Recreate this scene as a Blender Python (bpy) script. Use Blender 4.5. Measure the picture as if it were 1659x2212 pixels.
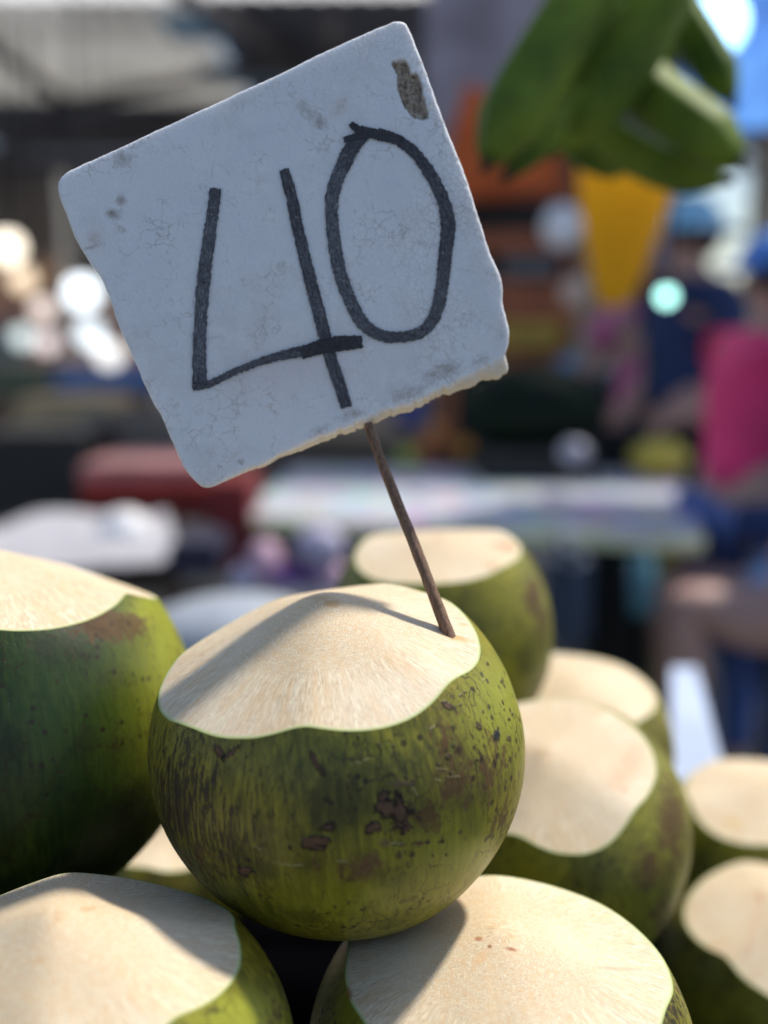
import bpy, bmesh, math, random
import numpy as np
from mathutils import Vector, Matrix
from mathutils.bvhtree import BVHTree
random.seed(7)
S = bpy.context.scene
for o in list(bpy.data.objects): bpy.data.objects.remove(o)
COL = S.collection
# ------------------------------------------------------------------ camera
F = 2400.0; CU, CV = 829.5, 1106.0; PITCH = math.radians(9.6); CAMZ = 1.3
cd = bpy.data.cameras.new('camera'); cam = bpy.data.objects.new('camera', cd); COL.objects.link(cam)
cam.location = (0, 0, CAMZ); cam.rotation_euler = (math.pi/2 - PITCH, 0, 0)
cd.sensor_fit = 'VERTICAL'; cd.sensor_height = 36; cd.lens = F/2212*36
cd.clip_start = 0.01; cd.clip_end = 500
cd.dof.use_dof = True; cd.dof.focus_distance = 0.432; cd.dof.aperture_fstop = 39.06/13.3
S.camera = cam
# ------------------------------------------------------------------ light
SUN = Vector((.52, .36, 1.0)).normalized()
w = bpy.data.worlds.new('World'); S.world = w; w.use_nodes = True
nt = w.node_tree; bgn = nt.nodes['Background']
sky = nt.nodes.new('ShaderNodeTexSky'); sky.sky_type = 'NISHITA'; sky.sun_disc = False
sky.sun_elevation = math.asin(SUN.z); sky.sun_rotation = math.atan2(SUN.x, SUN.y)
sky.air_density = 1.0; sky.dust_density = 1.0
nt.links.new(sky.outputs[0], bgn.inputs[0]); bgn.inputs[1].default_value = 0.125
sl = bpy.data.lights.new('sun', 'SUN'); sl.energy = 4.2; sl.angle = math.radians(3.6); sl.color = (1, .93, .82)
so = bpy.data.objects.new('sun', sl); COL.objects.link(so); so.rotation_euler = SUN.to_track_quat('Z', 'Y').to_euler()
S.view_settings.view_transform = 'Standard'; S.view_settings.look = 'None'
S.view_settings.exposure = 0.15; S.view_settings.gamma = 1
# ------------------------------------------------------------------ helpers
FW = Vector((0, math.cos(PITCH), -math.sin(PITCH))); UP = Vector((0, math.sin(PITCH), math.cos(PITCH))); RT = Vector((1, 0, 0))
CAM = Vector((0, 0, CAMZ))
def ray(u, v): return FW + RT*((u-CU)/F) + UP*((CV-v)/F)
def P(u, v, d): return CAM + ray(u, v)*d              # point seen at (u,v) at depth d
def onz(u, v, z): r = ray(u, v); return CAM + r*((z-CAMZ)/r.z)
def ony(u, v, y): r = ray(u, v); return CAM + r*(y/r.y)
def project(pts):
    q = pts - np.array(CAM); d = q@np.array(FW)
    return CU + F*(q@np.array(RT))/d, CV - F*(q@np.array(UP))/d
def mesh_obj(name, verts, faces, mat=None, parent=None, smooth=True, loc=None):
    me = bpy.data.meshes.new(name)
    me.from_pydata([tuple(v) for v in verts], [], faces); me.update()
    if smooth: me.polygons.foreach_set('use_smooth', [True]*len(me.polygons))
    o = bpy.data.objects.new(name, me); COL.objects.link(o)
    if mat: me.materials.append(mat)
    if parent: o.parent = parent
    if loc is not None: o.location = loc
    return o
def bm_obj(name, bm, mat=None, parent=None, smooth=False):
    me = bpy.data.meshes.new(name); bm.to_mesh(me); bm.free()
    if smooth: me.polygons.foreach_set('use_smooth', [True]*len(me.polygons))
    o = bpy.data.objects.new(name, me); COL.objects.link(o)
    if mat: me.materials.append(mat)
    if parent: o.parent = parent
    return o
def tag(o, label=None, cat=None, group=None, kind=None):
    if label: o['label'] = label
    if cat: o['category'] = cat
    if group: o['group'] = group
    if kind: o['kind'] = kind
    return o
def thing(name, label, cat, loc=(0, 0, 0), group=None):
    o = bpy.data.objects.new(name, None); COL.objects.link(o); o.location = loc; o.empty_display_size = .05
    return tag(o, label, cat, group)
def adopt(o, parent):                                  # parent without moving (parents are unrotated empties)
    o.parent = parent; o.location = Vector(o.location) - Vector(parent.location); return o
# vectorised value noise
def vnoise(p, seed=0):
    p = np.asarray(p, float); i = np.floor(p).astype(np.int64); f = p-i; f = f*f*(3-2*f)
    def h(a):
        n = (a[:, 0]*73856093) ^ (a[:, 1]*19349663) ^ (a[:, 2]*83492791) ^ (seed*2654435761)
        n = (n ^ (n >> 13))*1274126177 & 0x7fffffff; n = (n ^ (n >> 15))*668265263 & 0x7fffffff
        return (n & 0xffff)/65535.
    r = 0
    for a in (0, 1):
        for b in (0, 1):
            for c in (0, 1):
                wgt = (f[:, 0] if a else 1-f[:, 0])*(f[:, 1] if b else 1-f[:, 1])*(f[:, 2] if c else 1-f[:, 2])
                r = r + wgt*h(i+np.array([a, b, c]))
    return r
def fbm(p, seed=0, n=4):
    r = 0; a = .5; p = np.asarray(p, float)
    for k in range(n): r = r + a*vnoise(p*(2**k)+7.3*k, seed+k); a *= .5
    return r
def put(me, name, typ, arr):
    at = me.attributes.new(name, typ, 'POINT'); a = np.asarray(arr, np.float32).ravel()
    at.data.foreach_set({'FLOAT': 'value', 'FLOAT_VECTOR': 'vector', 'FLOAT_COLOR': 'color'}[typ], a)
# ------------------------------------------------------------------ materials
class NB:
    def __init__(s, name):
        s.m = bpy.data.materials.new(name); s.m.use_nodes = True; s.t = s.m.node_tree
        s.b = s.t.nodes['Principled BSDF']; s.out = s.t.nodes['Material Output']
    def n(s, ty, **kw):
        x = s.t.nodes.new('ShaderNode'+ty)
        for k, v in kw.items(): setattr(x, k, v)
        return x
    def link(s, a, b): s.t.links.new(a, b)
    def setv(s, inp, v):
        if hasattr(v, 'is_output') or isinstance(v, bpy.types.NodeSocket): s.link(v, inp)
        elif isinstance(v, (tuple, list)) and len(v) == 3 and inp.type == 'RGBA': inp.default_value = (*v, 1)
        else: inp.default_value = v
    def attr(s, name, out='Fac'): return s.n('Attribute', attribute_name=name).outputs[out]
    def coord(s, out='Object'): return s.n('TexCoord').outputs[out]
    def scale(s, vec, sc):
        m = s.n('Mapping'); s.link(vec, m.inputs[0]); m.inputs['Scale'].default_value = sc; return m.outputs[0]
    def noise(s, vec, sc=5, det=4, rough=.55, out='Fac'):
        x = s.n('TexNoise'); s.link(vec, x.inputs['Vector']); x.inputs['Scale'].default_value = sc
        x.inputs['Detail'].default_value = det; x.inputs['Roughness'].default_value = rough; return x.outputs[out]
    def voro(s, vec, sc, feature='F1', out='Distance', rnd=1):
        x = s.n('TexVoronoi', feature=feature); s.link(vec, x.inputs['Vector']); x.inputs['Scale'].default_value = sc
        x.inputs['Randomness'].default_value = rnd; return x.outputs[out]
    def ramp(s, fac, lo, hi, a=0., b=1.):
        x = s.n('MapRange'); s.link(fac, x.inputs[0]); x.inputs[1].default_value = lo; x.inputs[2].default_value = hi
        x.inputs[3].default_value = a; x.inputs[4].default_value = b; return x.outputs[0]
    def math(s, op, a, b=0.):
        x = s.n('Math', operation=op); s.setv(x.inputs[0], a); s.setv(x.inputs[1], b); return x.outputs[0]
    def mix(s, fac, a, b, mode='MIX'):
        x = s.n('Mix', data_type='RGBA', blend_type=mode); s.setv(x.inputs[0], fac); s.setv(x.inputs[6], a); s.setv(x.inputs[7], b)
        return x.outputs[2]
    def bump(s, h, strength=.3, dist=.001, normal=None):
        x = s.n('Bump'); s.link(h, x.inputs['Height']); x.inputs['Strength'].default_value = strength
        x.inputs['Distance'].default_value = dist
        if normal is not None: s.link(normal, x.inputs['Normal'])
        return x.outputs[0]
    def p(s, **kw):
        nm = dict(base='Base Color', rough='Roughness', normal='Normal', sss='Subsurface Weight', sssr='Subsurface Radius',
                  ssss='Subsurface Scale', coat='Coat Weight', coatr='Coat Roughness', metal='Metallic', spec='Specular IOR Level',
                  trans='Transmission Weight', ec='Emission Color', es='Emission Strength', sheen='Sheen Weight')
        for k, v in kw.items(): s.setv(s.b.inputs[nm[k]], v)
        return s.m
def simple(name, col, rough=.6, var=.25, sc=8, bump=.0, **kw):
    b = NB(name); c = b.coord(); n = b.noise(c, sc, 5)
    dark = tuple(x*(1-var) for x in col); lite = tuple(min(1, x*(1+var)) for x in col)
    cc = b.mix(b.ramp(n, .3, .7), dark, lite)
    b.p(base=cc, rough=rough, **kw)
    if bump: b.p(normal=b.bump(b.noise(c, sc*3, 5), .6, bump))
    return b.m
def emis(name, col, st):
    b = NB(name); return b.p(base=(.8, .8, .8), ec=col, es=st, rough=.4)
def sheet(name, col, trans=.5, var=.2, sc=6):          # thin cloth / plastic letting light through
    b = NB(name); c = b.coord(); n = b.noise(c, sc, 5)
    cc = b.mix(b.ramp(n, .3, .7), tuple(x*(1-var) for x in col), tuple(min(1, x*(1+var)) for x in col))
    b.p(base=cc, rough=.6)
    t = b.n('BsdfTranslucent'); b.link(cc, t.inputs[0]); m = b.n('MixShader'); m.inputs[0].default_value = trans
    b.link(b.b.outputs[0], m.inputs[1]); b.link(t.outputs[0], m.inputs[2]); b.link(m.outputs[0], b.out.inputs[0]); return b.m

def husk_mat(name, g1, g2, g3):
    b = NB(name); hc = b.attr('hc', 'Vector'); oc = b.coord()
    big = b.noise(b.scale(hc, (1, 1, .6)), 1.7, 4)
    fine = b.noise(b.scale(hc, (16, 16, 1.5)), 2.0, 6, .65)      # vertical fibres under the skin
    base = b.mix(b.ramp(big, .35, .65), g1, g2)
    base = b.mix(b.math('MULTIPLY', b.ramp(fine, .42, .66), .65), base, g3)
    mott = b.noise(oc, 45, 6, .6)
    base = b.mix(b.math('MULTIPLY', b.ramp(mott, .50, .62), .6), base, tuple(x*.45 for x in g1))
    base = b.mix(b.math('MULTIPLY', b.attr('lime'), .85), base, b.mix(fine, (.25, .265, .016), (.39, .41, .035)))  # this mask paints a sunlit brightening into the husk colour
    # brown scuffing and dark dashes, where the 'brown' and 'streak' masks allow
    st = b.noise(b.scale(hc, (44, 44, 4.5)), 1.3, 6, .75)
    stm = b.math('ADD', st, b.math('MULTIPLY', b.attr('streak'), .19))
    stf = b.ramp(stm, .63, .67)
    base = b.mix(b.math('MULTIPLY', stf, .9), base, (.022, .012, .009))
    # fine dark cracks and dashes
    wp = b.n('VectorMath', operation='ADD'); b.link(b.scale(oc, (1, 1, .55)), wp.inputs[0])
    wn = b.n('VectorMath', operation='SCALE'); b.link(b.noise(oc, 60, 3, .6, 'Color'), wn.inputs[0]); wn.inputs['Scale'].default_value = .012; b.link(wn.outputs[0], wp.inputs[1])
    cr_ = b.voro(wp.outputs[0], 120, 'DISTANCE_TO_EDGE'); crf = b.math('MULTIPLY', b.ramp(cr_, .035, .012), b.ramp(b.noise(oc, 34, 4, .65), .50, .60))
    base = b.mix(b.math('MULTIPLY', crf, .75), base, (.035, .018, .008))
    ds = b.noise(b.scale(oc, (1, 1, .35)), 330, 4, .7); dsf = b.math('MULTIPLY', b.ramp(ds, .60, .66), b.ramp(b.noise(oc, 20, 3), .42, .56))
    base = b.mix(b.math('MULTIPLY', dsf, .7), base, (.03, .022, .010))
    br = b.noise(b.scale(oc, (1, 1, .6)), 260, 6, .75)
    brm = b.math('ADD', b.math('MULTIPLY', br, 1.0), b.math('MULTIPLY', b.attr('brown'), .42))
    brf = b.ramp(brm, .66, .76)
    base = b.mix(b.math('MULTIPLY', brf, .85), base, b.mix(b.noise(oc, 260, 3), (.045, .020, .008), (.15, .075, .030)))
    sp = b.voro(oc, 170, 'F1'); spn = b.noise(oc, 26, 3)
    spf = b.math('MULTIPLY', b.ramp(sp, .26, .16), b.ramp(spn, .47, .55))
    base = b.mix(b.math('MULTIPLY', spf, .8), base, (.02, .012, .006))
    # fine pale scratches
    sc = b.noise(b.scale(oc, (30, 30, 700)), 1.0, 3, .8)
    scf = b.math('MULTIPLY', b.ramp(sc, .71, .74), b.ramp(b.noise(oc, 22, 2), .58, .66))
    base = b.mix(b.math('MULTIPLY', scf, .5), base, (.42, .36, .16))
    base = b.mix(b.attr('blem'), base, b.attr('blemc', 'Color'))
    hgt = b.math('ADD', b.math('MULTIPLY', fine, .5), b.math('ADD', b.math('MULTIPLY', stf, -.4), b.math('MULTIPLY', b.attr('blem'), .7)))
    hgt = b.math('ADD', hgt, b.math('MULTIPLY', b.noise(oc, 300, 4), .35))
    rr = b.math('ADD', b.ramp(mott, .3, .7, .34, .5), b.math('MULTIPLY', b.math('MAXIMUM', brf, b.attr('blem')), .3))
    return b.p(base=base, rough=rr, normal=b.bump(hgt, .5, .0007), spec=.4)
def flesh_mat():
    b = NB('coconut_flesh'); fc = b.attr('fc', 'Vector'); oc = b.coord(); e = b.attr('edge')
    f1 = b.noise(b.scale(fc, (60, 60, 9)), 1.6, 5, .7)
    f2 = b.noise(b.scale(fc, (14, 14, 2)), 1.5, 4)
    patch = b.noise(oc, 22, 4)
    base = b.mix(b.ramp(f1, .38, .62), (.56, .40, .235), (.88, .78, .58))
    base = b.mix(b.math('MULTIPLY', b.ramp(f2, .45, .62), .6), base, (.72, .50, .27))
    base = b.mix(b.math('MULTIPLY', b.ramp(patch, .45, .7), .5), base, (.85, .76, .60))
    f3 = b.noise(b.scale(fc, (120, 120, 16)), 1.6, 3, .7)
    base = b.mix(b.math('MULTIPLY', b.ramp(f3, .56, .64), b.math('MULTIPLY', b.ramp(e, .035, .004), .55)), base, (.93, .88, .74))
    pk = b.voro(oc, 260, 'F1'); base = b.mix(b.math('MULTIPLY', b.math('MULTIPLY', b.ramp(pk, .10, .05), b.ramp(b.noise(oc, 40, 2), .6, .66)), .7), base, (.25, .12, .05))
    rim = b.mix(b.ramp(e, .0, .0009), (.34, .42, .12), (.66, .66, .38))
    base = b.mix(b.ramp(e, .0004, .0015, 1., 0.), base, rim)
    base = b.mix(b.attr('blem'), base, b.attr('blemc', 'Color'))
    hgt = b.math('ADD', b.math('MULTIPLY', f1, .8), b.math('MULTIPLY', b.noise(oc, 420, 3), .5))
    return b.p(base=base, rough=.55, normal=b.bump(hgt, .4, .0007), sss=.25, ssss=.004, sssr=(1, .7, .4), spec=.35)
M_FLESH = flesh_mat()
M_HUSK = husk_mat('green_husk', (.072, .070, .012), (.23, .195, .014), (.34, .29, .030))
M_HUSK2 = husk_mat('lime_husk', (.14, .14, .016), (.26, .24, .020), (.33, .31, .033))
M_HUSKD = husk_mat('deep_green_husk', (.010, .026, .006), (.022, .050, .008), (.045, .075, .011))  # deep green, darkened further for the left coconut's shaded front
# ------------------------------------------------------------------ coconuts
NUTS = []
def coconut(u, v, d, rpx, cam_t, right_t, label, spin=0, nf=6, seed=1, el=1., apex=.9, slope=24, husk=None,
            res=1, streaks=(), browns=(), kk=.016, lit_limes=(), blems=(), fblems=(), slopes=None, phis=None, center=None, radius=None, group='green coconuts with their tops cut, in the pile'):
    rng = random.Random(seed); husk = husk or M_HUSK
    C = Vector(center) if center is not None else P(u, v, d)
    R = radius or rpx*d/F
    ax = (Vector((0, 0, 1)) + Vector((0, -1, 0))*math.tan(math.radians(cam_t)) + Vector((1, 0, 0))*math.tan(math.radians(right_t))).normalized()
    q = ax.to_track_quat('Z', 'X'); 
    xw = Vector((1, 0, 0)); xw = (xw - ax*xw.dot(ax)).normalized(); yw = ax.cross(xw)
    M3 = np.array([list(xw), list(yw), list(ax)]).T
    cs, sn = math.cos(math.radians(spin)), math.sin(math.radians(spin))
    M3 = M3 @ np.array([[cs, -sn, 0], [sn, cs, 0], [0, 0, 1]])
    NP = int(200*res)*2 if res > 1 else int(220*res); NFR = int(48*res); NHR = int(90*res)
    if phis is None: phis = [(i+rng.uniform(-.28, .28))*2*math.pi/nf for i in range(nf)]
    if slopes is None: slopes = [slope+rng.uniform(-4, 4) for i in range(len(phis))]
    N = np.array([[math.sin(math.radians(a))*math.cos(p), math.sin(math.radians(a))*math.sin(p), math.cos(math.radians(a))] for a, p in zip(slopes, phis)])
    Hs = np.array([apex*R*n[2] for n in N])
    def body(D):
        s2 = D[:, 0]**2+D[:, 1]**2; ph = np.arctan2(D[:, 1], D[:, 0])
        r = 1/np.sqrt(s2 + D[:, 2]**2/el**2)
        r = r*(1+.014*np.cos(3*ph+seed)*np.sqrt(s2)+.03*(fbm(D*1.6+seed*3.1, seed, 3)-.45))
        return R*r
    def cut(D):
        dt = D@N.T; ri = np.where(dt > 1e-3, Hs/np.maximum(dt, 1e-3), 50*R); k = kk*R
        m = ri.min(1); r = m - k*np.log(np.exp(-(ri-m[:, None])/k).sum(1))
        return r + R*.010*(fbm(D*4+seed*5.7, seed+9, 3)-.45)
    ph = np.arange(NP)*2*math.pi/NP; c, s = np.cos(ph), np.sin(ph)
    def dirs(th): return np.stack([np.sin(th)*c, np.sin(th)*s, np.cos(th)], 1)
    lo = np.full(NP, .05); hi = np.full(NP, 1.75)
    for _ in range(26):
        mid = (lo+hi)/2; D = dirs(mid); inside = cut(D) < body(D); lo = np.where(inside, mid, lo); hi = np.where(inside, hi, mid)
    ths = (lo+hi)/2
    emp = thing('coconut', label, 'coconut', C, group)
    def build(name, ts, rfun, mat, tip):
        V = []; T = []
        for t in ts:
            th = ths*t if rfun == 'cut' else ths + (math.pi-ths)*t
            D = dirs(th); r = cut(D) if rfun == 'cut' else body(D)
            if rfun == 'cut' and t > .999: r = body(D)
            V.append(D*r[:, None]); T.append(np.full(NP, t))
        V = np.concatenate(V); n = len(ts)
        F_ = []
        for i in range(n-1):
            for j in range(NP):
                a = i*NP+j; b_ = i*NP+(j+1) % NP
                F_.append((a, a+NP, b_+NP, b_))
        # close tip
        if rfun == 'cut':
            V = np.concatenate([V, [[0, 0, cut(np.array([[0, 0, 1.]]))[0]]]]); ti = len(V)-1
            F_ += [(ti, j, (j+1) % NP) for j in range(NP)]
        else:
            V = np.concatenate([V, [[0, 0, -body(np.array([[0, 0, -1.]]))[0]]]]); ti = len(V)-1
            F_ += [((n-1)*NP+(j+1) % NP, (n-1)*NP+j, ti) for j in range(NP)]
        W = V@M3.T
        o = mesh_obj(name, W, F_, mat, emp)
        Wg = W + np.array(C); uu, vv = project(Wg)
        nrm = np.zeros(len(W)*3, np.float32); o.data.vertices.foreach_get('normal', nrm); nrm = nrm.reshape(-1, 3)
        front = (nrm*(np.array(CAM)-Wg)).sum(1) > -.005
        return o, V, uu, vv, front, Wg
    ts = np.concatenate([np.linspace(.02, .9, NFR), np.linspace(.9, 1, max(8, NFR//4))[1:]])
    o, V, uu, vv, fr, Wg = build('cut_face', ts, 'cut', M_FLESH, 1)
    phv = np.arctan2(V[:, 1], V[:, 0]); rho = np.hypot(V[:, 0], V[:, 1])
    tt = np.concatenate([np.repeat(ts, NP), [0]]); rimr = np.concatenate([np.tile(np.hypot(V[(len(ts)-1)*NP:len(ts)*NP, 0], V[(len(ts)-1)*NP:len(ts)*NP, 1]), len(ts)), [R]])
    put(o.data, 'fc', 'FLOAT_VECTOR', np.stack([np.cos(phv)*np.clip(rho/R*2, .15, 1), np.sin(phv)*np.clip(rho/R*2, .15, 1), rho/R*1.2], 1))
    put(o.data, 'edge', 'FLOAT', (1-tt)*rimr)
    bf, bc = paint(uu, vv, fr, fblems, Wg, seed)
    apx = np.exp(-(rho/(.035*R*1.6))**2)*.45*(fbm(V/R*14, seed, 3) > .42)
    bc = np.where((apx > bf)[:, None], np.array([[.45, .24, .09, 1]]), bc); bf = np.maximum(bf, apx)
    put(o.data, 'blem', 'FLOAT', bf); put(o.data, 'blemc', 'FLOAT_COLOR', bc)
    tsh = np.linspace(0, 1, NHR)**1.0; tsh = tsh[:-1]
    o2, V2, uu, vv, fr, Wg2 = build('husk', tsh, 'body', husk, 1)
    phv = np.arctan2(V2[:, 1], V2[:, 0]); th = np.arccos(np.clip(V2[:, 2]/np.linalg.norm(V2, axis=1), -1, 1))
    sq = np.sin(th)**.6
    put(o2.data, 'hc', 'FLOAT_VECTOR', np.stack([np.cos(phv)*sq, np.sin(phv)*sq, th], 1)+seed)
    def gm(lst):
        r = np.zeros(len(V2))
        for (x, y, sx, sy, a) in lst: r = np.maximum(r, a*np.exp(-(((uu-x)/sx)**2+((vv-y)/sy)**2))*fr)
        return r
    back = .5*np.clip(fbm(V2/R*1.8+seed*2, seed+4, 3)*2-.75, 0, 1)
    put(o2.data, 'lime', 'FLOAT', np.clip(gm(lit_limes)*1.5, 0, 1)); put(o2.data, 'streak', 'FLOAT', np.maximum(gm(streaks), back*.6)); put(o2.data, 'brown', 'FLOAT', np.maximum(gm(browns), back*.5))
    bf, bc = paint(uu, vv, fr, blems, Wg2, seed)
    put(o2.data, 'blem', 'FLOAT', bf); put(o2.data, 'blemc', 'FLOAT_COLOR', bc)
    NUTS.append((C, R, label)); emp['r'] = R
    return emp, Wg, o.data
def paint(uu, vv, fr, lst, W, seed):
    n = len(uu); f = np.zeros(n); c = np.tile(np.array([[.05, .02, .01, 1.]]), (n, 1))
    if not lst: return f, c
    nz = fbm(W*330, seed, 4)-.47; nz2 = fbm(W*600, seed+3, 3)
    for it in lst:
        kind, x, y, sx, sy, ang = it[:6]; a = math.radians(ang); dx = uu-x; dy = vv-y
        X = (dx*math.cos(a)+dy*math.sin(a))/sx; Y = (-dx*math.sin(a)+dy*math.cos(a))/sy; r = np.hypot(X, Y)
        if kind == 'scab':
            r = r + nz*3.0; m = np.clip((1.3-r)/.12, 0, 1)*fr
            inner = np.clip((.9-r)/.2, 0, 1)[:, None]; col = np.array([[.016, .009, .005, 1]])*(1-inner) + inner*(np.array([[.125, .066, .036, 1]])*(.6+.9*nz2[:, None]))
        elif kind == 'ring':
            r = r+nz*.9; m = np.clip((1.1-r)/.3, 0, 1)*fr*.9
            inner = np.clip((.65-r)/.25, 0, 1)[:, None]; col = np.array([[.018, .010, .006, 1]])*(1-inner) + inner*np.array([[.10, .07, .03, 1]])
        elif kind == 'dark':
            m = np.clip((1.1-r)/.3, 0, 1)*fr; col = np.tile(np.array([[.02, .02, .022, 1]]), (n, 1))
        elif kind == 'stain':
            r = r+nz*1.6; m = np.clip((1.1-r)/.7, 0, 1)*fr*it[7]; col = np.tile(np.array([[*it[6], 1.]]), (n, 1))
        elif kind == 'scratch':
            r = r+nz*.9; m = np.clip((1.1-r)/.4, 0, 1)*fr*.7; col = np.tile(np.array([[.42, .38, .18, 1]]), (n, 1))
        sel = (m > f)[:, None]; c = np.where(sel, col, c); f = np.maximum(f, m)
    return f, c
def Z(x, y): return 302.4+.5208*x, 1209.6+.5208*y
bl = []
for (x, y, r) in [(860, 940, 9), (875, 985, 7), (865, 895, 7), (808, 888, 6), (1050, 770, 9), (988, 765, 10), (998, 785, 7), (905, 735, 7), (855, 705, 8),
                  (1405, 692, 13), (1350, 550, 7), (1330, 562, 8), (1300, 768, 10), (1280, 815, 13), (1235, 850, 9), (1120, 1015, 9), (1165, 1075, 7),
                  (1130, 1222, 12), (1330, 1130, 9), (1255, 1155, 8), (1155, 895, 7), (1105, 905, 6), (1068, 965, 12), (500, 1390, 7), (810, 1440, 8), (1500, 505, 7),
                  (1545, 640, 7), (1530, 660, 8), (1530, 740, 10), (1510, 620, 5), (1398, 830, 7), (1290, 885, 8), (1160, 1045, 6), (1020, 1135, 6), (690, 1298, 5),
                  (1075, 1225, 13), (1330, 600, 7), (1215, 1225, 7), (1270, 1222, 6), (1440, 430, 7)]:
    X, Y = Z(x, y); bl.append(('ring', X, Y, r*.5208, r*.5208*1.15, 0))
for (x, y, sx, sy, a) in [(715, 1170, 62, 22, -18), (775, 1115, 34, 22, -12), (730, 1195, 34, 14, 0), (1040, 1035, 50, 44, 30), (1075, 1065, 40, 40, 0), (1012, 985, 22, 26, 60),
                          (970, 1108, 28, 18, -25), (1108, 1112, 26, 14, -40), (1275, 605, 20, 12, 20), (330, 795, 26, 13, 60), (380, 800, 26, 9, -40), (725, 835, 42, 10, 58),
                          (430, 1290, 30, 14, 10), (1165, 1175, 60, 5, -4)]:
    X, Y = Z(x, y); bl.append(('scab', X, Y, sx*.5208, sy*.5208, a))
X, Y = Z(1480, 727); bl.append(('dark', X, Y, 8, 12, 0))
X, Y = Z(1082, 928); bl.append(('stain', X, Y, 28, 8, 0, (.15, .10, .05), .9))
X, Y = Z(1010, 1180); bl.append(('stain', X, Y, 12, 12, 0, (.14, .09, .045), .8))
X, Y = Z(940, 1262); bl.append(('stain', X, Y, 46, 30, -20, (.14, .075, .035), .75))
for (x, y, sx, a) in [(920, 835, 60, -18), (1215, 695, 22, -35), (640, 1265, 50, -3), (580, 1260, 40, 0), (1250, 868, 34, 6), (1290, 900, 40, -4), (1235, 915, 22, 12),
                      (840, 1248, 36, 0), (490, 1195, 22, 25), (1425, 490, 14, -70), (1060, 1175, 50, 3), (1140, 960, 24, 60), (780, 780, 10, 30)]:
    X, Y = Z(x, y); bl.append(('scratch', X, Y, sx*.5208, 1.9, a))
main, MW, Mme = coconut(732, 1612, .465, 401, 8, -6,
    'large scuffed green coconut in the middle, the wooden skewer stuck in its cut', spin=0, seed=3, el=.97, res=2.2,
    phis=[math.radians(x) for x in (-126, -70, -14, 40, 96, 150, 196)], slopes=[25.5, 24, 23.5, 20.5, 21, 24.5, 26.5],
    kk=.017, lit_limes=[(1080, 1520, 90, 150, .6), (1010, 1850, 170, 110, .5), (820, 1950, 200, 60, .35), (800, 1600, 160, 50, .25)], streaks=[(390, 1720, 110, 190, 1.0), (470, 1800, 120, 130, .75), (560, 1700, 150, 120, .45), (350, 1850, 80, 120, .8), (1040, 1640, 60, 110, .55)],
    browns=[(960, 1600, 60, 110, .55), (990, 1690, 60, 80, .7), (930, 1760, 90, 50, .6), (1060, 1650, 50, 90, .6), (760, 1870, 150, 50, .45), (850, 1950, 140, 40, .35), (450, 1860, 60, 60, .5), (1080, 1760, 40, 60, .6)],
    blems=bl, fblems=[('stain', 716, 1303, 22, 9, 0, (.62, .38, .16), .8), ('stain', 985, 1376, 34, 8, 12, (.62, .36, .13), .85), ('stain', 1000, 1350, 14, 7, 10, (.65, .40, .18), .6)])
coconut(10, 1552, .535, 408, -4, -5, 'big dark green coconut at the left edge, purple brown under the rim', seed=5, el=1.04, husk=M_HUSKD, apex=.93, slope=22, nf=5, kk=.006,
    lit_limes=[(420, 1400, 115, 330, 1), (330, 1320, 60, 60, .8)], browns=[(240, 1350, 90, 40, 1.0), (180, 1345, 60, 20, .7), (395, 1330, 22, 60, .8), (385, 1420, 15, 60, .5)], streaks=[(160, 1440, 40, 40, .5)], spin=20, res=1.3)  # sunlit right side painted lighter over the dark husk
coconut(950, 1362, .75, 242, 9, -2, 'green coconut behind the skewer with two brown stains on its cut', seed=8, el=1.12, husk=M_HUSK2, apex=.90, slope=12, nf=5,
    browns=[(1150, 1290, 22, 60, .9), (1170, 1340, 18, 50, .7)], fblems=[('stain', 1090, 1180, 36, 9, 12, (.5, .24, .10), .8), ('stain', 1062, 1222, 16, 10, 0, (.62, .36, .18), .7), ('stain', 860, 1160, 40, 8, 5, (.6, .45, .3), .4)])
coconut(1228, 1628, .82, 222, 13, 0, 'green coconut with a smooth tan cut, second from top on the right', seed=12, el=1.05, husk=M_HUSK, apex=.84, slope=14, nf=5)
coconut(1200, 1800, .64, 287, 27, -12, 'green coconut right of the middle one, tilted forward, brown down its right flank', seed=17, el=1.02, husk=M_HUSK2, apex=.93, slope=19, nf=5, res=1.2,
    browns=[(1450, 1780, 40, 120, .8), (1400, 1880, 50, 60, .7), (1430, 1990, 30, 60, .6)], fblems=[('stain', 1355, 1660, 28, 60, 35, (.72, .45, .28), .75), ('stain', 1345, 1705, 16, 10, 0, (.6, .28, .14), .6)])
coconut(1652, 1868, .84, 240, 9, 0, 'upper of the two cut coconuts at the right edge, below the leaning board', seed=21, husk=M_HUSK2, apex=.86, slope=16, nf=5,
    fblems=[('stain', 1585, 1775, 22, 14, 0, (.72, .5, .22), .7)], browns=[(1630, 1700, 40, 20, .4)])
coconut(1690, 2125, .74, 262, 15, -2, 'coconut low at the right edge, a brown line down its cut', seed=23, husk=M_HUSK, apex=.9, slope=22, nf=6,
    fblems=[('stain', 1638, 1940, 14, 14, 0, (.55, .27, .12), .7), ('stain', 1625, 2010, 7, 75, 12, (.7, .42, .26), .5), ('stain', 1560, 2060, 40, 20, 10, (.76, .55, .36), .4)])
coconut(170, 2345, .396, 466, 6, -4, 'coconut at the bottom left corner, half in shadow of the middle one', seed=31, husk=M_HUSK, apex=.95, slope=26, nf=6, res=1.6, spin=12,
    fblems=[('stain', 88, 2075, 18, 7, -20, (.72, .44, .22), .6), ('stain', 190, 1963, 26, 7, -10, (.6, .38, .18), .6)], browns=[(590, 2180, 40, 60, .5)], lit_limes=[(520, 2200, 120, 60, .8)])
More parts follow.
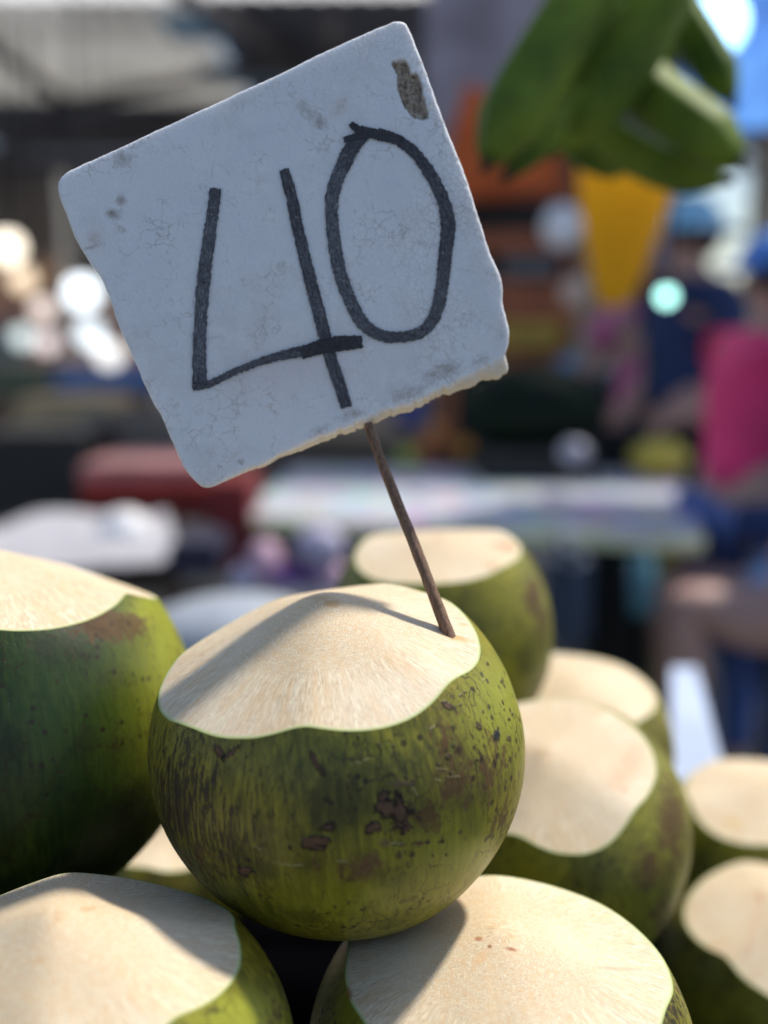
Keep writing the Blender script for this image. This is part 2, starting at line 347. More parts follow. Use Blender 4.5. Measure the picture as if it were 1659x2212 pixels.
coconut(1078, 2310, .450, 425, 5, -1, 'coconut at the bottom centre, its bright cut specked red brown at the tip', seed=37, husk=M_HUSK2, apex=.84, slope=19, nf=6, res=1.7, spin=5,
    streaks=[(1440, 2180, 60, 90, .95)], browns=[(1440, 2180, 40, 90, .4)],
    fblems=[('stain', 1034, 2028, 9, 5, 0, (.45, .16, .07), .8), ('stain', 1108, 2051, 17, 4, 10, (.4, .12, .05), .9), ('stain', 1058, 2045, 5, 4, 0, (.35, .12, .05), .9), ('stain', 1040, 2070, 24, 12, -40, (.78, .50, .26), .6),
            ('stain', 1060, 2130, 12, 70, -6, (.80, .60, .36), .5), ('stain', 1330, 2092, 70, 5, 3, (.7, .38, .24), .55), ('stain', 1390, 2060, 16, 8, 10, (.75, .42, .3), .5), ('stain', 748, 2150, 16, 26, 0, (.35, .12, .05), .8)])
coconut(352, 1905, .74, 190, 6, 4, 'coconut mostly hidden between the dark left one and the middle one', seed=41, husk=M_HUSK, apex=.86, slope=15, nf=5)
# lower layer carrying the pile, glimpsed in the gaps
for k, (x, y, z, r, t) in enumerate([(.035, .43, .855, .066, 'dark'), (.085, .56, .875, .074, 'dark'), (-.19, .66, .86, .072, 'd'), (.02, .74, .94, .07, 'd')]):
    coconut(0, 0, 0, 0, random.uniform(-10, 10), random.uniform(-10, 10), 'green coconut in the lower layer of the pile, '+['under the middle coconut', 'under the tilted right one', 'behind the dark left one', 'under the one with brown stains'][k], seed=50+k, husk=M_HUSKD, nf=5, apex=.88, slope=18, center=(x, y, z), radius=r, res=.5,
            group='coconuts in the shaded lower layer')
for i in range(len(NUTS)):
    for j in range(i+1, len(NUTS)):
        g = (NUTS[i][0]-NUTS[j][0]).length-NUTS[i][1]-NUTS[j][1]
        if g < .003: print('GAP %.3f' % g, NUTS[i][2][:40], '|', NUTS[j][2][:40], [round(x, 3) for x in NUTS[i][0]], [round(x, 3) for x in NUTS[j][0]])
# ------------------------------------------------------------------ price sign
PN = (Vector((.10, -1, .12))).normalized()             # board faces the viewer
PO = P(615, 560, .452)
def onb(u, v, off=0.):
    r = ray(u, v); t = (PO+PN*off-CAM).dot(PN)/r.dot(PN); return CAM + r*t
BX = Vector((1, 0, 0)); BX = (BX-PN*BX.dot(PN)).normalized(); BY = PN.cross(BX)
outline = [(124,400),(130,384),(145,370),(165,360),(220,335),(300,298),(400,252),(500,206),(600,160),(700,110),(780,75),(820,57),(852,45),(868,45),(880,54),(895,88),(920,150),(950,235),(980,312),(1010,390),(1035,470),(1060,545),(1078,585),(1087,620),(1087,652),(1095,690),(1101,715),(1099,745),(1088,768),(1062,788),(1030,806),(1000,822),(960,840),(920,858),(870,878),(820,896),(780,910),(740,926),(700,942),(650,964),(600,987),(560,1007),(520,1024),(490,1038),(462,1051),(442,1053),(425,1043),(400,1015),(385,985),(370,950),(350,905),(320,850),(290,780),(260,715),(238,650),(218,603),(192,566),(165,520),(145,470),(130,430)]
def catmull(pts, n, closed=True):
    pts = np.array(pts, float); m = len(pts); out = []
    seg = m if closed else m-1
    for i in range(seg):
        p0, p1, p2, p3 = [pts[(i+k) % m] if closed else pts[min(max(i+k, 0), m-1)] for k in (-1, 0, 1, 2)]
        for t in np.linspace(0, 1, 12, endpoint=False):
            out.append(.5*((2*p1)+(-p0+p2)*t+(2*p0-5*p1+4*p2-p3)*t*t+(-p0+3*p1-3*p2+p3)*t**3))
    if not closed: out.append(pts[-1])
    out = np.array(out); q = np.vstack([out, out[:1]]) if closed else out
    L = np.concatenate([[0], np.cumsum(np.linalg.norm(np.diff(q, axis=0), axis=1))])
    s = np.linspace(0, L[-1], n, endpoint=not closed)
    return np.stack([np.interp(s, L, q[:, k]) for k in range(q.shape[1])], 1)
NB_ = 960
ol = catmull(outline, NB_)
cen = np.array([615., 555.])
# outline in board coordinates (metres)
def bcoord(u, v): p = onb(u, v)-PO; return p.dot(BX), p.dot(BY)
OL = np.array([bcoord(*p) for p in ol]); px = .452/F
tan = np.roll(OL, -1, 0)-np.roll(OL, 1, 0); nor = np.stack([-tan[:, 1], tan[:, 0]], 1); nor /= np.linalg.norm(nor, axis=1)[:, None]
if ((OL*nor).sum(1)).mean() < 0: nor = -nor
bot = np.clip((-nor[:, 1]-.5)*3, 0, 1)*np.clip((ol[:, 0]-480)/200, 0, 1)
j1 = fbm(np.stack([OL[:, 0]*900, OL[:, 1]*900, OL[:, 0]*0], 1), 1, 3)-.47
j2 = fbm(np.stack([OL[:, 0]*220, OL[:, 1]*220, OL[:, 0]*0], 1), 2, 3)-.47
OL = OL + nor*((j1*.0009+j2*.0012)*(.45+bot*1.6))[:, None]
TH = .0085
V = []; rings = []
def ring(sc_in, z):                                    # inset in metres, height over the plane
    base = len(V); pts = OL - nor*(sc_in if np.ndim(sc_in) else np.full(NB_, sc_in))[:, None]
    for (x, y), zz in zip(pts, (z if np.ndim(z) else np.full(NB_, z))): V.append((x, y, zz))
    rings.append(base)
NR = 170
for k in range(1, NR+1):
    f = (k/NR)**.8; base = len(V)
    pts = (OL-nor*.0016)*f
    for x, y in pts: V.append((x, y, 0.))
    rings.append(base)
strip = bot*(.0022+.004*np.clip((ol[:, 0]-950)/120, 0, 1))*(.6+1.2*(fbm(np.stack([OL[:, 0]*160, OL[:, 1]*160, OL[:, 0]*0+3], 1), 5, 3)))
for a in (30, 60, 90):
    aa = math.radians(a); ring(.0016*(1-math.sin(aa)), -.0012*(1-math.cos(aa)))
for kk, zz in ((.35, -.0025), (.8, -.0045), (1., -.0065)): ring(-strip*kk - j1*.0005*0, zz)
ring(-strip*.6+.0006, -TH+.0004); ring(.0014-strip*.4, -TH)
V.append((0, 0, 0)); c0 = len(V)-1; V.append((0, 0, -TH)); c1 = len(V)-1
Fb = [(c0, rings[0]+j, rings[0]+(j+1) % NB_) for j in range(NB_)]
for a, b in zip(rings[:-1], rings[1:]):
    Fb += [(a+j, b+j, b+(j+1) % NB_, a+(j+1) % NB_) for j in range(NB_)]
Fb += [(c1, rings[-1]+(j+1) % NB_, rings[-1]+j) for j in range(NB_)]
V = np.array(V)
W = np.array(PO)+V[:, :1]*np.array(BX)+V[:, 1:2]*np.array(BY)+V[:, 2:]*np.array(PN)
uu, vv = project(W)
def blob(x, y, sx, sy, ang):
    a = math.radians(ang); dx = uu-x; dy = vv-y
    return np.hypot((dx*math.cos(a)+dy*math.sin(a))/sx, (-dx*math.sin(a)+dy*math.cos(a))/sy)
nz = fbm(W*260, 3, 4)-.47; nz2 = fbm(W*900, 5, 3)-.45
onfront = V[:, 2] > -.0005
g = blob(888, 196, 26, 66, -22)+nz*1.0; gm_ = np.clip((1.05-g)/.15, 0, 1)*onfront
dep = gm_*(.0014+.0030*np.clip(nz2+.2, 0, 1))
crk = np.clip(1-np.abs((uu-783)-6*np.sin((vv-70)/17)-(vv-75)*.08)/2.4, 0, 1)*np.clip((155-vv)/50, 0, 1)*(vv > 60)*onfront
chips = np.zeros(len(V))
for (x, y, r) in [(905, 140, 9), (915, 165, 8), (925, 195, 7), (960, 262, 6), (990, 345, 5), (1005, 400, 6), (930, 235, 7), (1040, 520, 5), (240, 460, 4), (1068, 600, 6), (262, 455, 5)]:
    chips = np.maximum(chips, np.clip(1-blob(x, y, r, r*1.3, -20), 0, 1))
cellb = fbm(np.stack([uu/7, vv/7, uu*0], 1), 11, 2)-.5
V[:, 2] -= dep + crk*.0012*0 - crk*.0005 + chips*onfront*.0012
# slight unevenness all over the face
V[:, 2] += onfront*(fbm(W*60, 8, 3)-.45)*.0009*np.clip(1-gm_, 0, 1)
W = np.array(PO)+V[:, :1]*np.array(BX)+V[:, 1:2]*np.array(BY)+V[:, 2:]*np.array(PN)
bn = NB('polystyrene'); oc = bn.coord()
cell = bn.voro(oc, 430, 'DISTANCE_TO_EDGE'); cm = bn.math('MULTIPLY', bn.ramp(bn.noise(oc, 30, 3), .38, .58), bn.attr('cells'))
line = bn.math('MULTIPLY', bn.ramp(cell, .09, .0), cm)
base = bn.mix(bn.ramp(bn.noise(oc, 30, 5), .3, .7), (.78, .81, .86), (.87, .89, .93))
base = bn.mix(bn.math('MULTIPLY', line, .38), base, (.34, .33, .34))
dn = bn.noise(oc, 520, 6, .75); d2 = bn.noise(oc, 150, 6, .75)
dm = bn.ramp(bn.math('ADD', bn.math('MULTIPLY', dn, .5), bn.math('ADD', bn.math('MULTIPLY', d2, .3), bn.math('MULTIPLY', bn.attr('dirt'), .30))), .52, .72)
base = bn.mix(bn.math('MULTIPLY', dm, .62), base, (.27, .22, .17))
fl = bn.math('MULTIPLY', bn.ramp(bn.noise(bn.scale(oc, (1, 1, .4)), 700, 4, .75), .64, .70), .30)
base = bn.mix(fl, base, (.18, .15, .13))
wv_ = bn.n('VectorMath', operation='SCALE'); bn.link(bn.noise(oc, 90, 4, .7, 'Color'), wv_.inputs[0]); wv_.inputs['Scale'].default_value = .010
wa_ = bn.n('VectorMath', operation='ADD'); bn.link(oc, wa_.inputs[0]); bn.link(wv_.outputs[0], wa_.inputs[1])
hl = bn.math('MULTIPLY', bn.ramp(bn.voro(wa_.outputs[0], 165, 'DISTANCE_TO_EDGE'), .05, .01), bn.ramp(bn.noise(oc, 55, 4, .65), .50, .60))
base = bn.mix(bn.math('MULTIPLY', hl, .36), base, (.30, .26, .22))
sm_ = bn.math('MULTIPLY', bn.ramp(bn.noise(oc, 17, 6, .7), .50, .68), .30); base = bn.mix(sm_, base, (.50, .46, .43))
ws_ = bn.math('MULTIPLY', bn.ramp(bn.noise(oc, 800, 3, .7), .66, .70), .7); base = bn.mix(ws_, base, (.95, .95, .96))
base = bn.mix(bn.math('MULTIPLY', bn.attr('pink'), .35), base, (.66, .52, .46))
base = bn.mix(bn.math('MULTIPLY', bn.attr('strip'), .55), base, (.72, .62, .44))
base = bn.mix(bn.attr('gouge'), base, bn.mix(bn.ramp(dn, .35, .6), (.10, .06, .04), (.48, .42, .34)))
base = bn.mix(bn.math('MULTIPLY', bn.attr('crack'), .9), base, (.97, .96, .93))
hg = bn.math('ADD', bn.math('MULTIPLY', bn.ramp(cell, 0, .12), .5), bn.math('ADD', bn.math('MULTIPLY', dn, .7), bn.math('MULTIPLY', d2, .6)))
M_FOAM = bn.p(base=base, rough=.62, normal=bn.bump(hg, .45, .0007), sss=.55, ssss=.0035, sssr=(1, .92, .8), spec=.3)
sign = thing('price_sign', 'white foam price board reading 40 in black marker on a skewer in the coconut', 'price sign', PO)
Wl = W-np.array(PO)
board = mesh_obj('board', Wl, Fb, M_FOAM, sign)
dirt = np.zeros(len(V))
for (x, y, sx, sy, a, s) in [(265, 345, 35, 30, 0, .8), (262, 432, 14, 16, 0, 1.1), (245, 462, 20, 14, 20, 1.1), (262, 495, 20, 10, 30, .7), (205, 515, 20, 22, 0, .55), (195, 535, 30, 6, -15, .8),
                             (665, 240, 60, 26, 50, .75), (690, 265, 22, 20, 0, .9), (735, 230, 12, 26, 30, .7), (580, 190, 70, 22, -25, .5), (385, 470, 60, 30, 0, .35), (830, 275, 60, 20, 20, .4),
                             (960, 800, 60, 26, -25, .95), (880, 850, 70, 22, -20, .75), (1040, 780, 40, 24, -30, .7), (760, 895, 50, 16, -20, .8), (520, 998, 10, 10, 0, 1.0), (640, 870, 60, 40, 0, .3), (1085, 700, 14, 60, 0, .4),
                             (690, 930, 50, 14, -20, .7), (380, 890, 20, 60, -20, .45), (840, 560, 60, 90, 0, .28), (860, 120, 40, 14, 60, .5), (570, 715, 60, 40, 0, .45), (1000, 640, 40, 60, 0, .35)]:
    dirt = np.maximum(dirt, s*np.exp(-blob(x, y, sx, sy, a)**2))
pink = np.exp(-blob(640, 800, 170, 70, -10)**2)*.7+np.exp(-blob(205, 515, 20, 26, 0)**2)+.8*np.exp(-blob(735, 232, 14, 28, 30)**2)
put(board.data, 'dirt', 'FLOAT', dirt); put(board.data, 'pink', 'FLOAT', np.clip(pink, 0, 1)*onfront)
put(board.data, 'crack', 'FLOAT', crk); put(board.data, 'cells', 'FLOAT', np.clip(.10+.95*np.clip((uu-680)/330, 0, 1)+.4*np.clip((vv-850)/150, 0, 1), 0, 1)); put(board.data, 'gouge', 'FLOAT', gm_); put(board.data, 'strip', 'FLOAT', (V[:, 2] < -.0016)*1.)
# marker digits: ribbons a tenth of a millimetre over the foam
bi = NB('marker_ink'); oc = bi.coord()
cell = bi.voro(oc, 620, 'DISTANCE_TO_EDGE'); st = bi.attr('along', 'Vector')
s1 = bi.noise(bi.scale(st, (.35, 3, 1)), 2.5, 5, .75); s2 = bi.noise(oc, 500, 4, .7)
ic = bi.mix(bi.ramp(s1, .40, .62), (.040, .042, .055), (.26, .27, .31))
ic = bi.mix(bi.math('MULTIPLY', bi.ramp(cell, .07, 0), .75), ic, (.012, .012, .018))
ic = bi.mix(bi.math('MULTIPLY', bi.ramp(s2, .60, .68), .8), ic, (.42, .42, .45))
ic = bi.mix(bi.math('MULTIPLY', bi.attr('dark'), .8), ic, (.010, .010, .014))
M_INK = bi.p(base=ic, rough=.5, normal=bi.bump(bi.math('ADD', s2, bi.ramp(cell, 0, .1)), .4, .0004), spec=.3)
def strokes(name, lst, parent, label):
    VV = []; FF = []; AL = []; DK = []
    for si, (pts, wd, dark, lift) in enumerate(lst):
        c = catmull(pts, max(30, int(len(pts)*26)), False); n = len(c)
        wv = .90*np.interp(np.linspace(0, 1, n), np.linspace(0, 1, len(wd)), wd)
        dkv = np.interp(np.linspace(0, 1, n), np.linspace(0, 1, len(dark)), dark)
        tg = np.gradient(c, axis=0); tg /= np.linalg.norm(tg, axis=1)[:, None]; nn = np.stack([-tg[:, 1], tg[:, 0]], 1)
        K = 9
        for i in range(n):
            jl = (vnoise(np.array([[i*.45, si*9.1, 0.], [i*.45, si*9.1+4, 5.]]), 3)-.5)*3.2
            base = len(VV)
            for k in range(K):
                t = k/(K-1)*2-1; off = t*wv[i]/2 + (jl[0] if t > 0 else -jl[1])*abs(t)
                endj = 0
                if i in (0, n-1): endj = (vnoise(np.array([[k*.9, si*3.3, i]]), 9)[0]-.5)*4
                q_ = c[i]+nn[i]*off+tg[i]*endj
                p_ = onb(q_[0], q_[1], lift)-PO
                VV.append(tuple(p_)); AL.append((i*.12, t, si*3.)); DK.append(dkv[i])
            if i: FF += [(base-K+k, base-K+k+1, base+k+1, base+k) for k in range(K-1)]
    o = mesh_obj(name, VV, FF, M_INK, parent); o['label'] = label
    put(o.data, 'along', 'FLOAT_VECTOR', AL); put(o.data, 'dark', 'FLOAT', DK)
    return o
LF = .00055
strokes('digit', [([(466, 407), (458, 470), (444, 570), (435, 660), (431, 750), (432, 838)], [28, 30, 32, 32, 32, 36], [.5, .1, .2, .1, 0, .4], LF),
                  ([(416, 835), (455, 828), (500, 806), (560, 782), (620, 765), (660, 758)], [22, 17, 17, 18, 22, 30], [.6, .4, .3, .3, .4, .7], LF+.00012),
                  ([(650, 764), (690, 750), (735, 742), (783, 738)], [28, 36, 38, 30], [.9, 1, 1, .9], LF+.00024),
                  ([(613, 365), (630, 425), (643, 490), (664, 580), (690, 680), (712, 765), (733, 830), (749, 880)], [26, 28, 28, 30, 32, 30, 30, 28], [.5, .6, .5, .4, .3, .6, .4, .5], LF+.00006)], sign, 'marker digit 4')
strokes('digit', [([(790, 285), (765, 312), (742, 355), (722, 405), (716, 455), (722, 520), (735, 590), (757, 650), (785, 700), (822, 724), (868, 728), (915, 714), (942, 675), (955, 615), (962, 550), (968, 490), (960, 440), (935, 385), (900, 335), (862, 304), (815, 287)],
                   [34, 38, 34, 32, 32, 32, 32, 32, 32, 28, 26, 30, 32, 32, 34, 36, 32, 30, 28, 26, 26], [.8, .6, .1, .1, .1, .1, .2, .2, .2, .4, .5, .3, .2, .3, .5, .6, .5, .5, .7, .8, .9], LF),
                  ([(757, 266), (775, 280), (805, 288), (845, 300)], [14, 24, 26, 20], [1, .9, .9, .8], LF+.00012), ([(742, 302), (765, 296), (790, 290)], [14, 16, 16], [.9, .9, .9], LF+.0002)], sign, 'marker digit 0')
# skewer
bv = BVHTree.FromPolygons([Vector(x) for x in MW], [tuple(p.vertices) for p in Mme.polygons])
hit = bv.ray_cast(CAM, ray(968, 1370).normalized())[0]
print('stick base depth', (hit-CAM).dot(FW))
top = onb(791, 905, -TH*.55)
ax = (top-hit).normalized(); A = hit-ax*.03; B = top+ax*.035
n = 40; VV = []; FF = []
sx = ax.orthogonal().normalized(); sy = ax.cross(sx)
for i in range(n+1):
    t = i/n; c = A.lerp(B, t); c = c + sx*.0006*math.sin(t*7+1)+sy*.0004*math.sin(t*11)
    r = .0026*(1-t)+.00165*t
    for k in range(10):
        a = k*2*math.pi/10; rr = r*(1+.12*math.sin(k*2.1+t*3)+random.uniform(-.05, .05))
        VV.append(tuple(c+(sx*math.cos(a)+sy*math.sin(a))*rr-PO))
    if i: FF += [((i-1)*10+k, (i-1)*10+(k+1) % 10, i*10+(k+1) % 10, i*10+k) for k in range(10)]
FF += [tuple(reversed(range(10))), tuple(range(n*10, n*10+10))]
bs = NB('skewer_wood'); oc = bs.coord(); gr = bs.noise(bs.scale(oc, (900, 900, 40)), 1, 5, .7)
bs.p(base=bs.mix(bs.ramp(gr, .35, .65), (.09, .045, .025), (.27, .16, .10)), rough=.7, normal=bs.bump(gr, .5, .0004))
mesh_obj('skewer', VV, FF, bs.m, sign)
# ------------------------------------------------------------------ bananas
bb = NB('banana_skin'); oc = bb.coord()
c1 = bb.mix(bb.ramp(bb.noise(oc, 14, 4), .35, .65), (.065, .12, .016), (.19, .27, .03))
c1 = bb.mix(bb.math('MULTIPLY', bb.ramp(bb.noise(oc, 60, 5, .7), .56, .72), .6), c1, (.05, .045, .02))
M_BAN = bb.p(base=c1, rough=.6, spec=.2, normal=bb.bump(bb.noise(oc, 120, 4), .3, .0006))
M_BTIP = simple('banana_tip', (.03, .03, .015), .8)
bunch = thing('banana_bunch', 'hanging bunch of green bananas in front of the stalls, upper right', 'bananas', P(1330, 0, .9))
def banana(pts, wmax, d0, d1, name='banana', nv=(.3, -.5, .82)):
    c = catmull(pts, 30, False); n = len(c); VV = []; FF = []; O = Vector(bunch.location); nv = Vector(nv); K = 30
    cc = [P(c[i][0], c[i][1], d0+(d1-d0)*i/(n-1)) for i in range(n)]
    for i in range(n):
        t = i/(n-1); tg = (cc[min(i+1, n-1)]-cc[max(i-1, 0)]).normalized()
        x = tg.cross(FW).normalized(); y = tg.cross(x); at = math.atan2(nv.dot(y), nv.dot(x))
        r = wmax/2*d0/F*min(1, (1-t)*4.2+.16)**.6*min(1, t*3+.55)
        for k in range(K):
            a = k*2*math.pi/K; q5 = 2*math.pi/5; m_ = ((a-at+q5/2) % q5)-q5/2
            rr = r*(.22+.90*math.cos(q5/2)/math.cos(m_)*1.0)*1.0
            VV.append(tuple(cc[i]+(x*math.cos(a)+y*math.sin(a))*rr-O))
        if i: FF += [((i-1)*K+k, (i-1)*K+(k+1) % K, i*K+(k+1) % K, i*K+k) for k in range(K)]
    FF += [tuple(range((n-1)*K, n*K)), tuple(reversed(range(K)))]
    o = mesh_obj(name, VV, FF, M_BAN, bunch)
    e = cc[-1]-O; tg = (cc[-1]-cc[-2]).normalized(); bm = bmesh.new()
    bmesh.ops.create_cone(bm, segments=10, radius1=.0055, radius2=.0035, depth=.012, cap_ends=True, matrix=Matrix.Translation(e+tg*.004) @ tg.to_track_quat('Z', 'Y').to_matrix().to_4x4())
    bm_obj('blossom_tip', bm, M_BTIP, o, True)
banana([(1310, -90), (1225, 50), (1148, 170), (1086, 285), (1055, 345)], 142, .86, .84)
banana([(1400, -60), (1300, 110), (1205, 245), (1140, 325), (1102, 372)], 88, .92, .87)
banana([(1470, -90), (1395, 50), (1320, 165), (1250, 255), (1200, 318)], 138, .88, .90)
banana([(1420, -60), (1478, 40), (1528, 120), (1578, 212)], 88, .99, .97, nv=(.4, -.55, .7))
banana([(1325, 110), (1392, 190), (1466, 248), (1535, 300), (1592, 348)], 118, .95, .88, nv=(.35, -.75, .58))
banana([(1225, 215), (1315, 295), (1400, 345), (1480, 372), (1560, 388)], 88, .99, .95)
banana([(1180, 230), (1225, 300), (1290, 340), (1375, 355)], 70, 1.02, 1.0)
bm = bmesh.new()
bmesh.ops.create_cone(bm, segments=14, radius1=.03, radius2=.024, depth=.34, cap_ends=True, matrix=Matrix.Translation(P(1400, -330, .92)-Vector(bunch.location)))
bm_obj('stalk', bm, M_BAN, bunch, True)
# ------------------------------------------------------------------ generic builders for the market behind
def box_bm(bm, c, s, rz=0, bev=0.):
    g_ = bmesh.ops.create_cube(bm, size=1)['verts']
    M = Matrix.Translation(c) @ Matrix.Rotation(rz, 4, 'Z') @ Matrix.Diagonal((*s, 1))
    bmesh.ops.transform(bm, matrix=M, verts=g_)
    if bev:
        es = list({e for v in g_ for e in v.link_edges}); bmesh.ops.bevel(bm, geom=es, offset=bev, segments=2, affect='EDGES')
def box(name, c, s, mat, parent=None, rz=0, bev=.004):
    bm = bmesh.new(); off = Vector(parent.location) if parent else Vector((0, 0, 0))
    box_bm(bm, Vector((0, 0, 0)), s, rz, bev); o = bm_obj(name, bm, mat, parent); o.location = Vector(c)-off; return o
def ball(name, c, r, mat, parent=None, sc=(1, 1, 1), noise=.03, seed=0, seg=24):
    bm = bmesh.new(); bmesh.ops.create_uvsphere(bm, u_segments=seg, v_segments=seg//2, radius=r)
    rr = random.Random(seed); ph = [rr.uniform(0, 6) for _ in range(4)]
    for v in bm.verts:
        k = 1+noise*(math.sin(v.co.x/r*2+ph[0])+math.sin(v.co.y/r*3+ph[1])+math.sin(v.co.z/r*2.3+ph[2]))
        v.co = Vector((v.co.x*sc[0]*k, v.co.y*sc[1]*k, v.co.z*sc[2]*k))
    o = bm_obj(name, bm, mat, parent, True); off = Vector(parent.location) if parent else Vector((0, 0, 0)); o.location = Vector(c)-off; return o
def tube(name, a, b, r0, r1, mat, parent=None, seg=12):
    a = Vector(a); b = Vector(b); d = b-a; bm = bmesh.new(); off = Vector(parent.location) if parent else Vector((0, 0, 0))
    bmesh.ops.create_cone(bm, segments=seg, radius1=r0, radius2=r1, depth=d.length, cap_ends=True, matrix=d.to_track_quat('Z', 'Y').to_matrix().to_4x4())
    o = bm_obj(name, bm, mat, parent, True); o.location = (a+b)/2-off; return o
def crate(label, c, s, mat, group=None, rz=0, cat='crate'):
    """slatted open crate: c is bottom centre"""
    t = thing('crate', label, cat, c, group); x, y, z = s
    n = max(2, int(z/.07)); h = z/n
    for sy_ in (-1, 1):
        for k in range(n): box('slat', Vector(c)+Vector((0, sy_*y/2, h*(k+.5))), (x, .012, h*.74), mat, t)
    for sx_ in (-1, 1):
        for k in range(n): box('slat', Vector(c)+Vector((sx_*x/2, 0, h*(k+.5))), (.012, y-.016, h*.74), mat, t)
    for sx_ in (-1, 1):
        for sy_ in (-1, 1): box('corner_post', Vector(c)+Vector((sx_*(x/2-.02), sy_*(y/2-.02), z/2)), (.025, .025, z), mat, t)
    box('floor_panel', Vector(c)+Vector((0, 0, .01)), (x-.02, y-.02, .012), mat, t)
    return t
def cloth(name, poly_pts, mat, parent=None, drop=0., amp=.006, n=40, thick=.003, seed=0, sag=0.):
    """quad sheet between 4 world corners, wrinkled, with real thickness"""
    a, b, c, d = [Vector(p) for p in poly_pts]; off = Vector(parent.location) if parent else Vector((0, 0, 0))
    nr = (b-a).cross(d-a).normalized(); pts = []
    for i in range(n+1):
        for j in range(n+1):
            s, t = i/n, j/n
            pts.append((a*(1-s)*(1-t)+b*s*(1-t)+c*s*t+d*(1-s)*t)-off)
    q = np.array([list(p) for p in pts]); w_ = (fbm(q*9+seed, seed, 4)-.47)*amp*2
    s_ = np.repeat(np.linspace(0, 1, n+1), n+1); t_ = np.tile(np.linspace(0, 1, n+1), n+1)
    q = q+w_[:, None]*np.array(nr)-np.array([0, 0, 1])*(sag*np.sin(s_*math.pi)*np.sin(t_*math.pi))[:, None]
    q2 = q - np.array(nr)*thick; N1 = (n+1)**2; fs = []
    for i in range(n):
        for j in range(n):
            k = i*(n+1)+j; fs.append((k, k+n+1, k+n+2, k+1)); fs.append((N1+k, N1+k+1, N1+k+n+2, N1+k+n+1))
    for i in range(n):
        for (k, m_) in ((i*(n+1), (i+1)*(n+1)), (n+(i+1)*(n+1), n+i*(n+1)), (i+1, i), (n*(n+1)+i, n*(n+1)+i+1)): fs.append((k, N1+k, N1+m_, m_))
    return mesh_obj(name, np.vstack([q, q2]), fs, mat, parent)
# ------------------------------------------------------------------ stall top under the pile, ground
bw = NB('stall_board_wood'); oc = bw.coord(); gr = bw.noise(bw.scale(oc, (2, 40, 40)), 1.5, 5, .6)
M_WOOD = bw.p(base=bw.mix(bw.ramp(gr, .3, .7), (.06, .04, .028), (.14, .10, .07)), rough=.75, normal=bw.bump(gr, .4, .002))
M_STALL = simple('gap_shade_plank', (.0015, .0015, .002), 1.0, .3, 10, spec=0.)  # near-black colour paints the shade seen in the gaps of the pile
stall = thing('stall_table', 'plank stall table, coloured black for gap shade, carrying the pile of coconuts', 'table', (0, .62, 0))
for k in range(6): box('plank', (-.0, .16+k*.152, .785), (1.5, .148, .025), M_STALL, stall)
for x in (-.7, .7):
    for y in (.13, .95): box('leg', (x, y, .386), (.05, .05, .771), M_WOOD, stall)
for y in (.13, .95): box('rail', (0, y, .74), (1.34, .024, .06), M_WOOD, stall)
bg_ = NB('market_floor'); oc = bg_.coord()
gc = bg_.mix(bg_.ramp(bg_.noise(oc, .8, 5), .35, .65), (.075, .078, .085), (.16, .155, .15))
gc = bg_.mix(bg_.math('MULTIPLY', bg_.ramp(bg_.noise(oc, 14, 5, .7), .5, .7), .5), gc, (.04, .04, .045))
M_GROUND = bg_.p(base=gc, rough=.8, normal=bg_.bump(bg_.noise(oc, 60, 5), .4, .004))
gd = mesh_obj('ground', [(-120, -60, 0), (120, -60, 0), (120, 180, 0), (-120, 180, 0)], [(0, 1, 2, 3)], M_GROUND, smooth=False); gd['kind'] = 'structure'
# ------------------------------------------------------------------ roof and back wall
M_BEAM = simple('steel_beam', (.16, .14, .14), .6, .3, 3)
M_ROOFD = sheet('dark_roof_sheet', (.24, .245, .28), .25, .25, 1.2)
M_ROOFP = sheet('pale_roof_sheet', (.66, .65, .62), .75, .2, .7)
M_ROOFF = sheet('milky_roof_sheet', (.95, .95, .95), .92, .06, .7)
M_ROOFB = sheet('blue_skylight', (.55, .75, 1.0), .5)
M_WALL = simple('stained_wall', (.50, .42, .38), .85, .4, .35)
M_WALLP = simple('pale_wall', (.72, .68, .62), .85, .25, .5)
RZ = 3.2
def corrugated(name, x0, x1, y0, y1, z, mat, parent, pitch=.16, amp=.010):
    n = int((x1-x0)/pitch*6); VV = []; FF = []; off = Vector(parent.location)
    for i in range(n+1):
        x = x0+(x1-x0)*i/n; dz = amp*math.sin(i/6*2*math.pi)
        for (y, zz) in ((y0, z+dz), (y1, z+dz), (y0, z+dz+.006), (y1, z+dz+.006)): VV.append((x-off.x, y-off.y, zz-off.z))
        if i: a = (i-1)*4; b = i*4; FF += [(a, b, b+1, a+1), (a+2, a+3, b+3, b+2), (a, a+2, b+2, b), (a+1, b+1, b+3, a+3)]
    FF += [(0, 1, 3, 2), (n*4, n*4+2, n*4+3, n*4+1)]
    return mesh_obj(name, VV, FF, mat, parent)
roof = thing('market_roof', 'corrugated market roof on steel beams, pale sheets on the left and dark ones behind the board', 'roof', (0, 8, 0))
xs = [-9, -7.4, -5.8, -4.2, -2.7, -1.15, .4, 1.9, 3.4, 5.0, 6.6]
for i in range(len(xs)-1):
    for (y0, y1) in ((4.3, 7.0), (7.0, 10.1), (10.1, 13)):
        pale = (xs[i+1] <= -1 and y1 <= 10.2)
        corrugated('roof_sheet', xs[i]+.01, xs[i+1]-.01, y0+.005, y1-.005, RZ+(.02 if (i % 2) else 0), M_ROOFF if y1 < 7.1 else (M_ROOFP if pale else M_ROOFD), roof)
for y in (4.35, 12.8): box('beam', (-1.2, y, RZ-.16), (15.6, .08, .12), M_BEAM, roof)
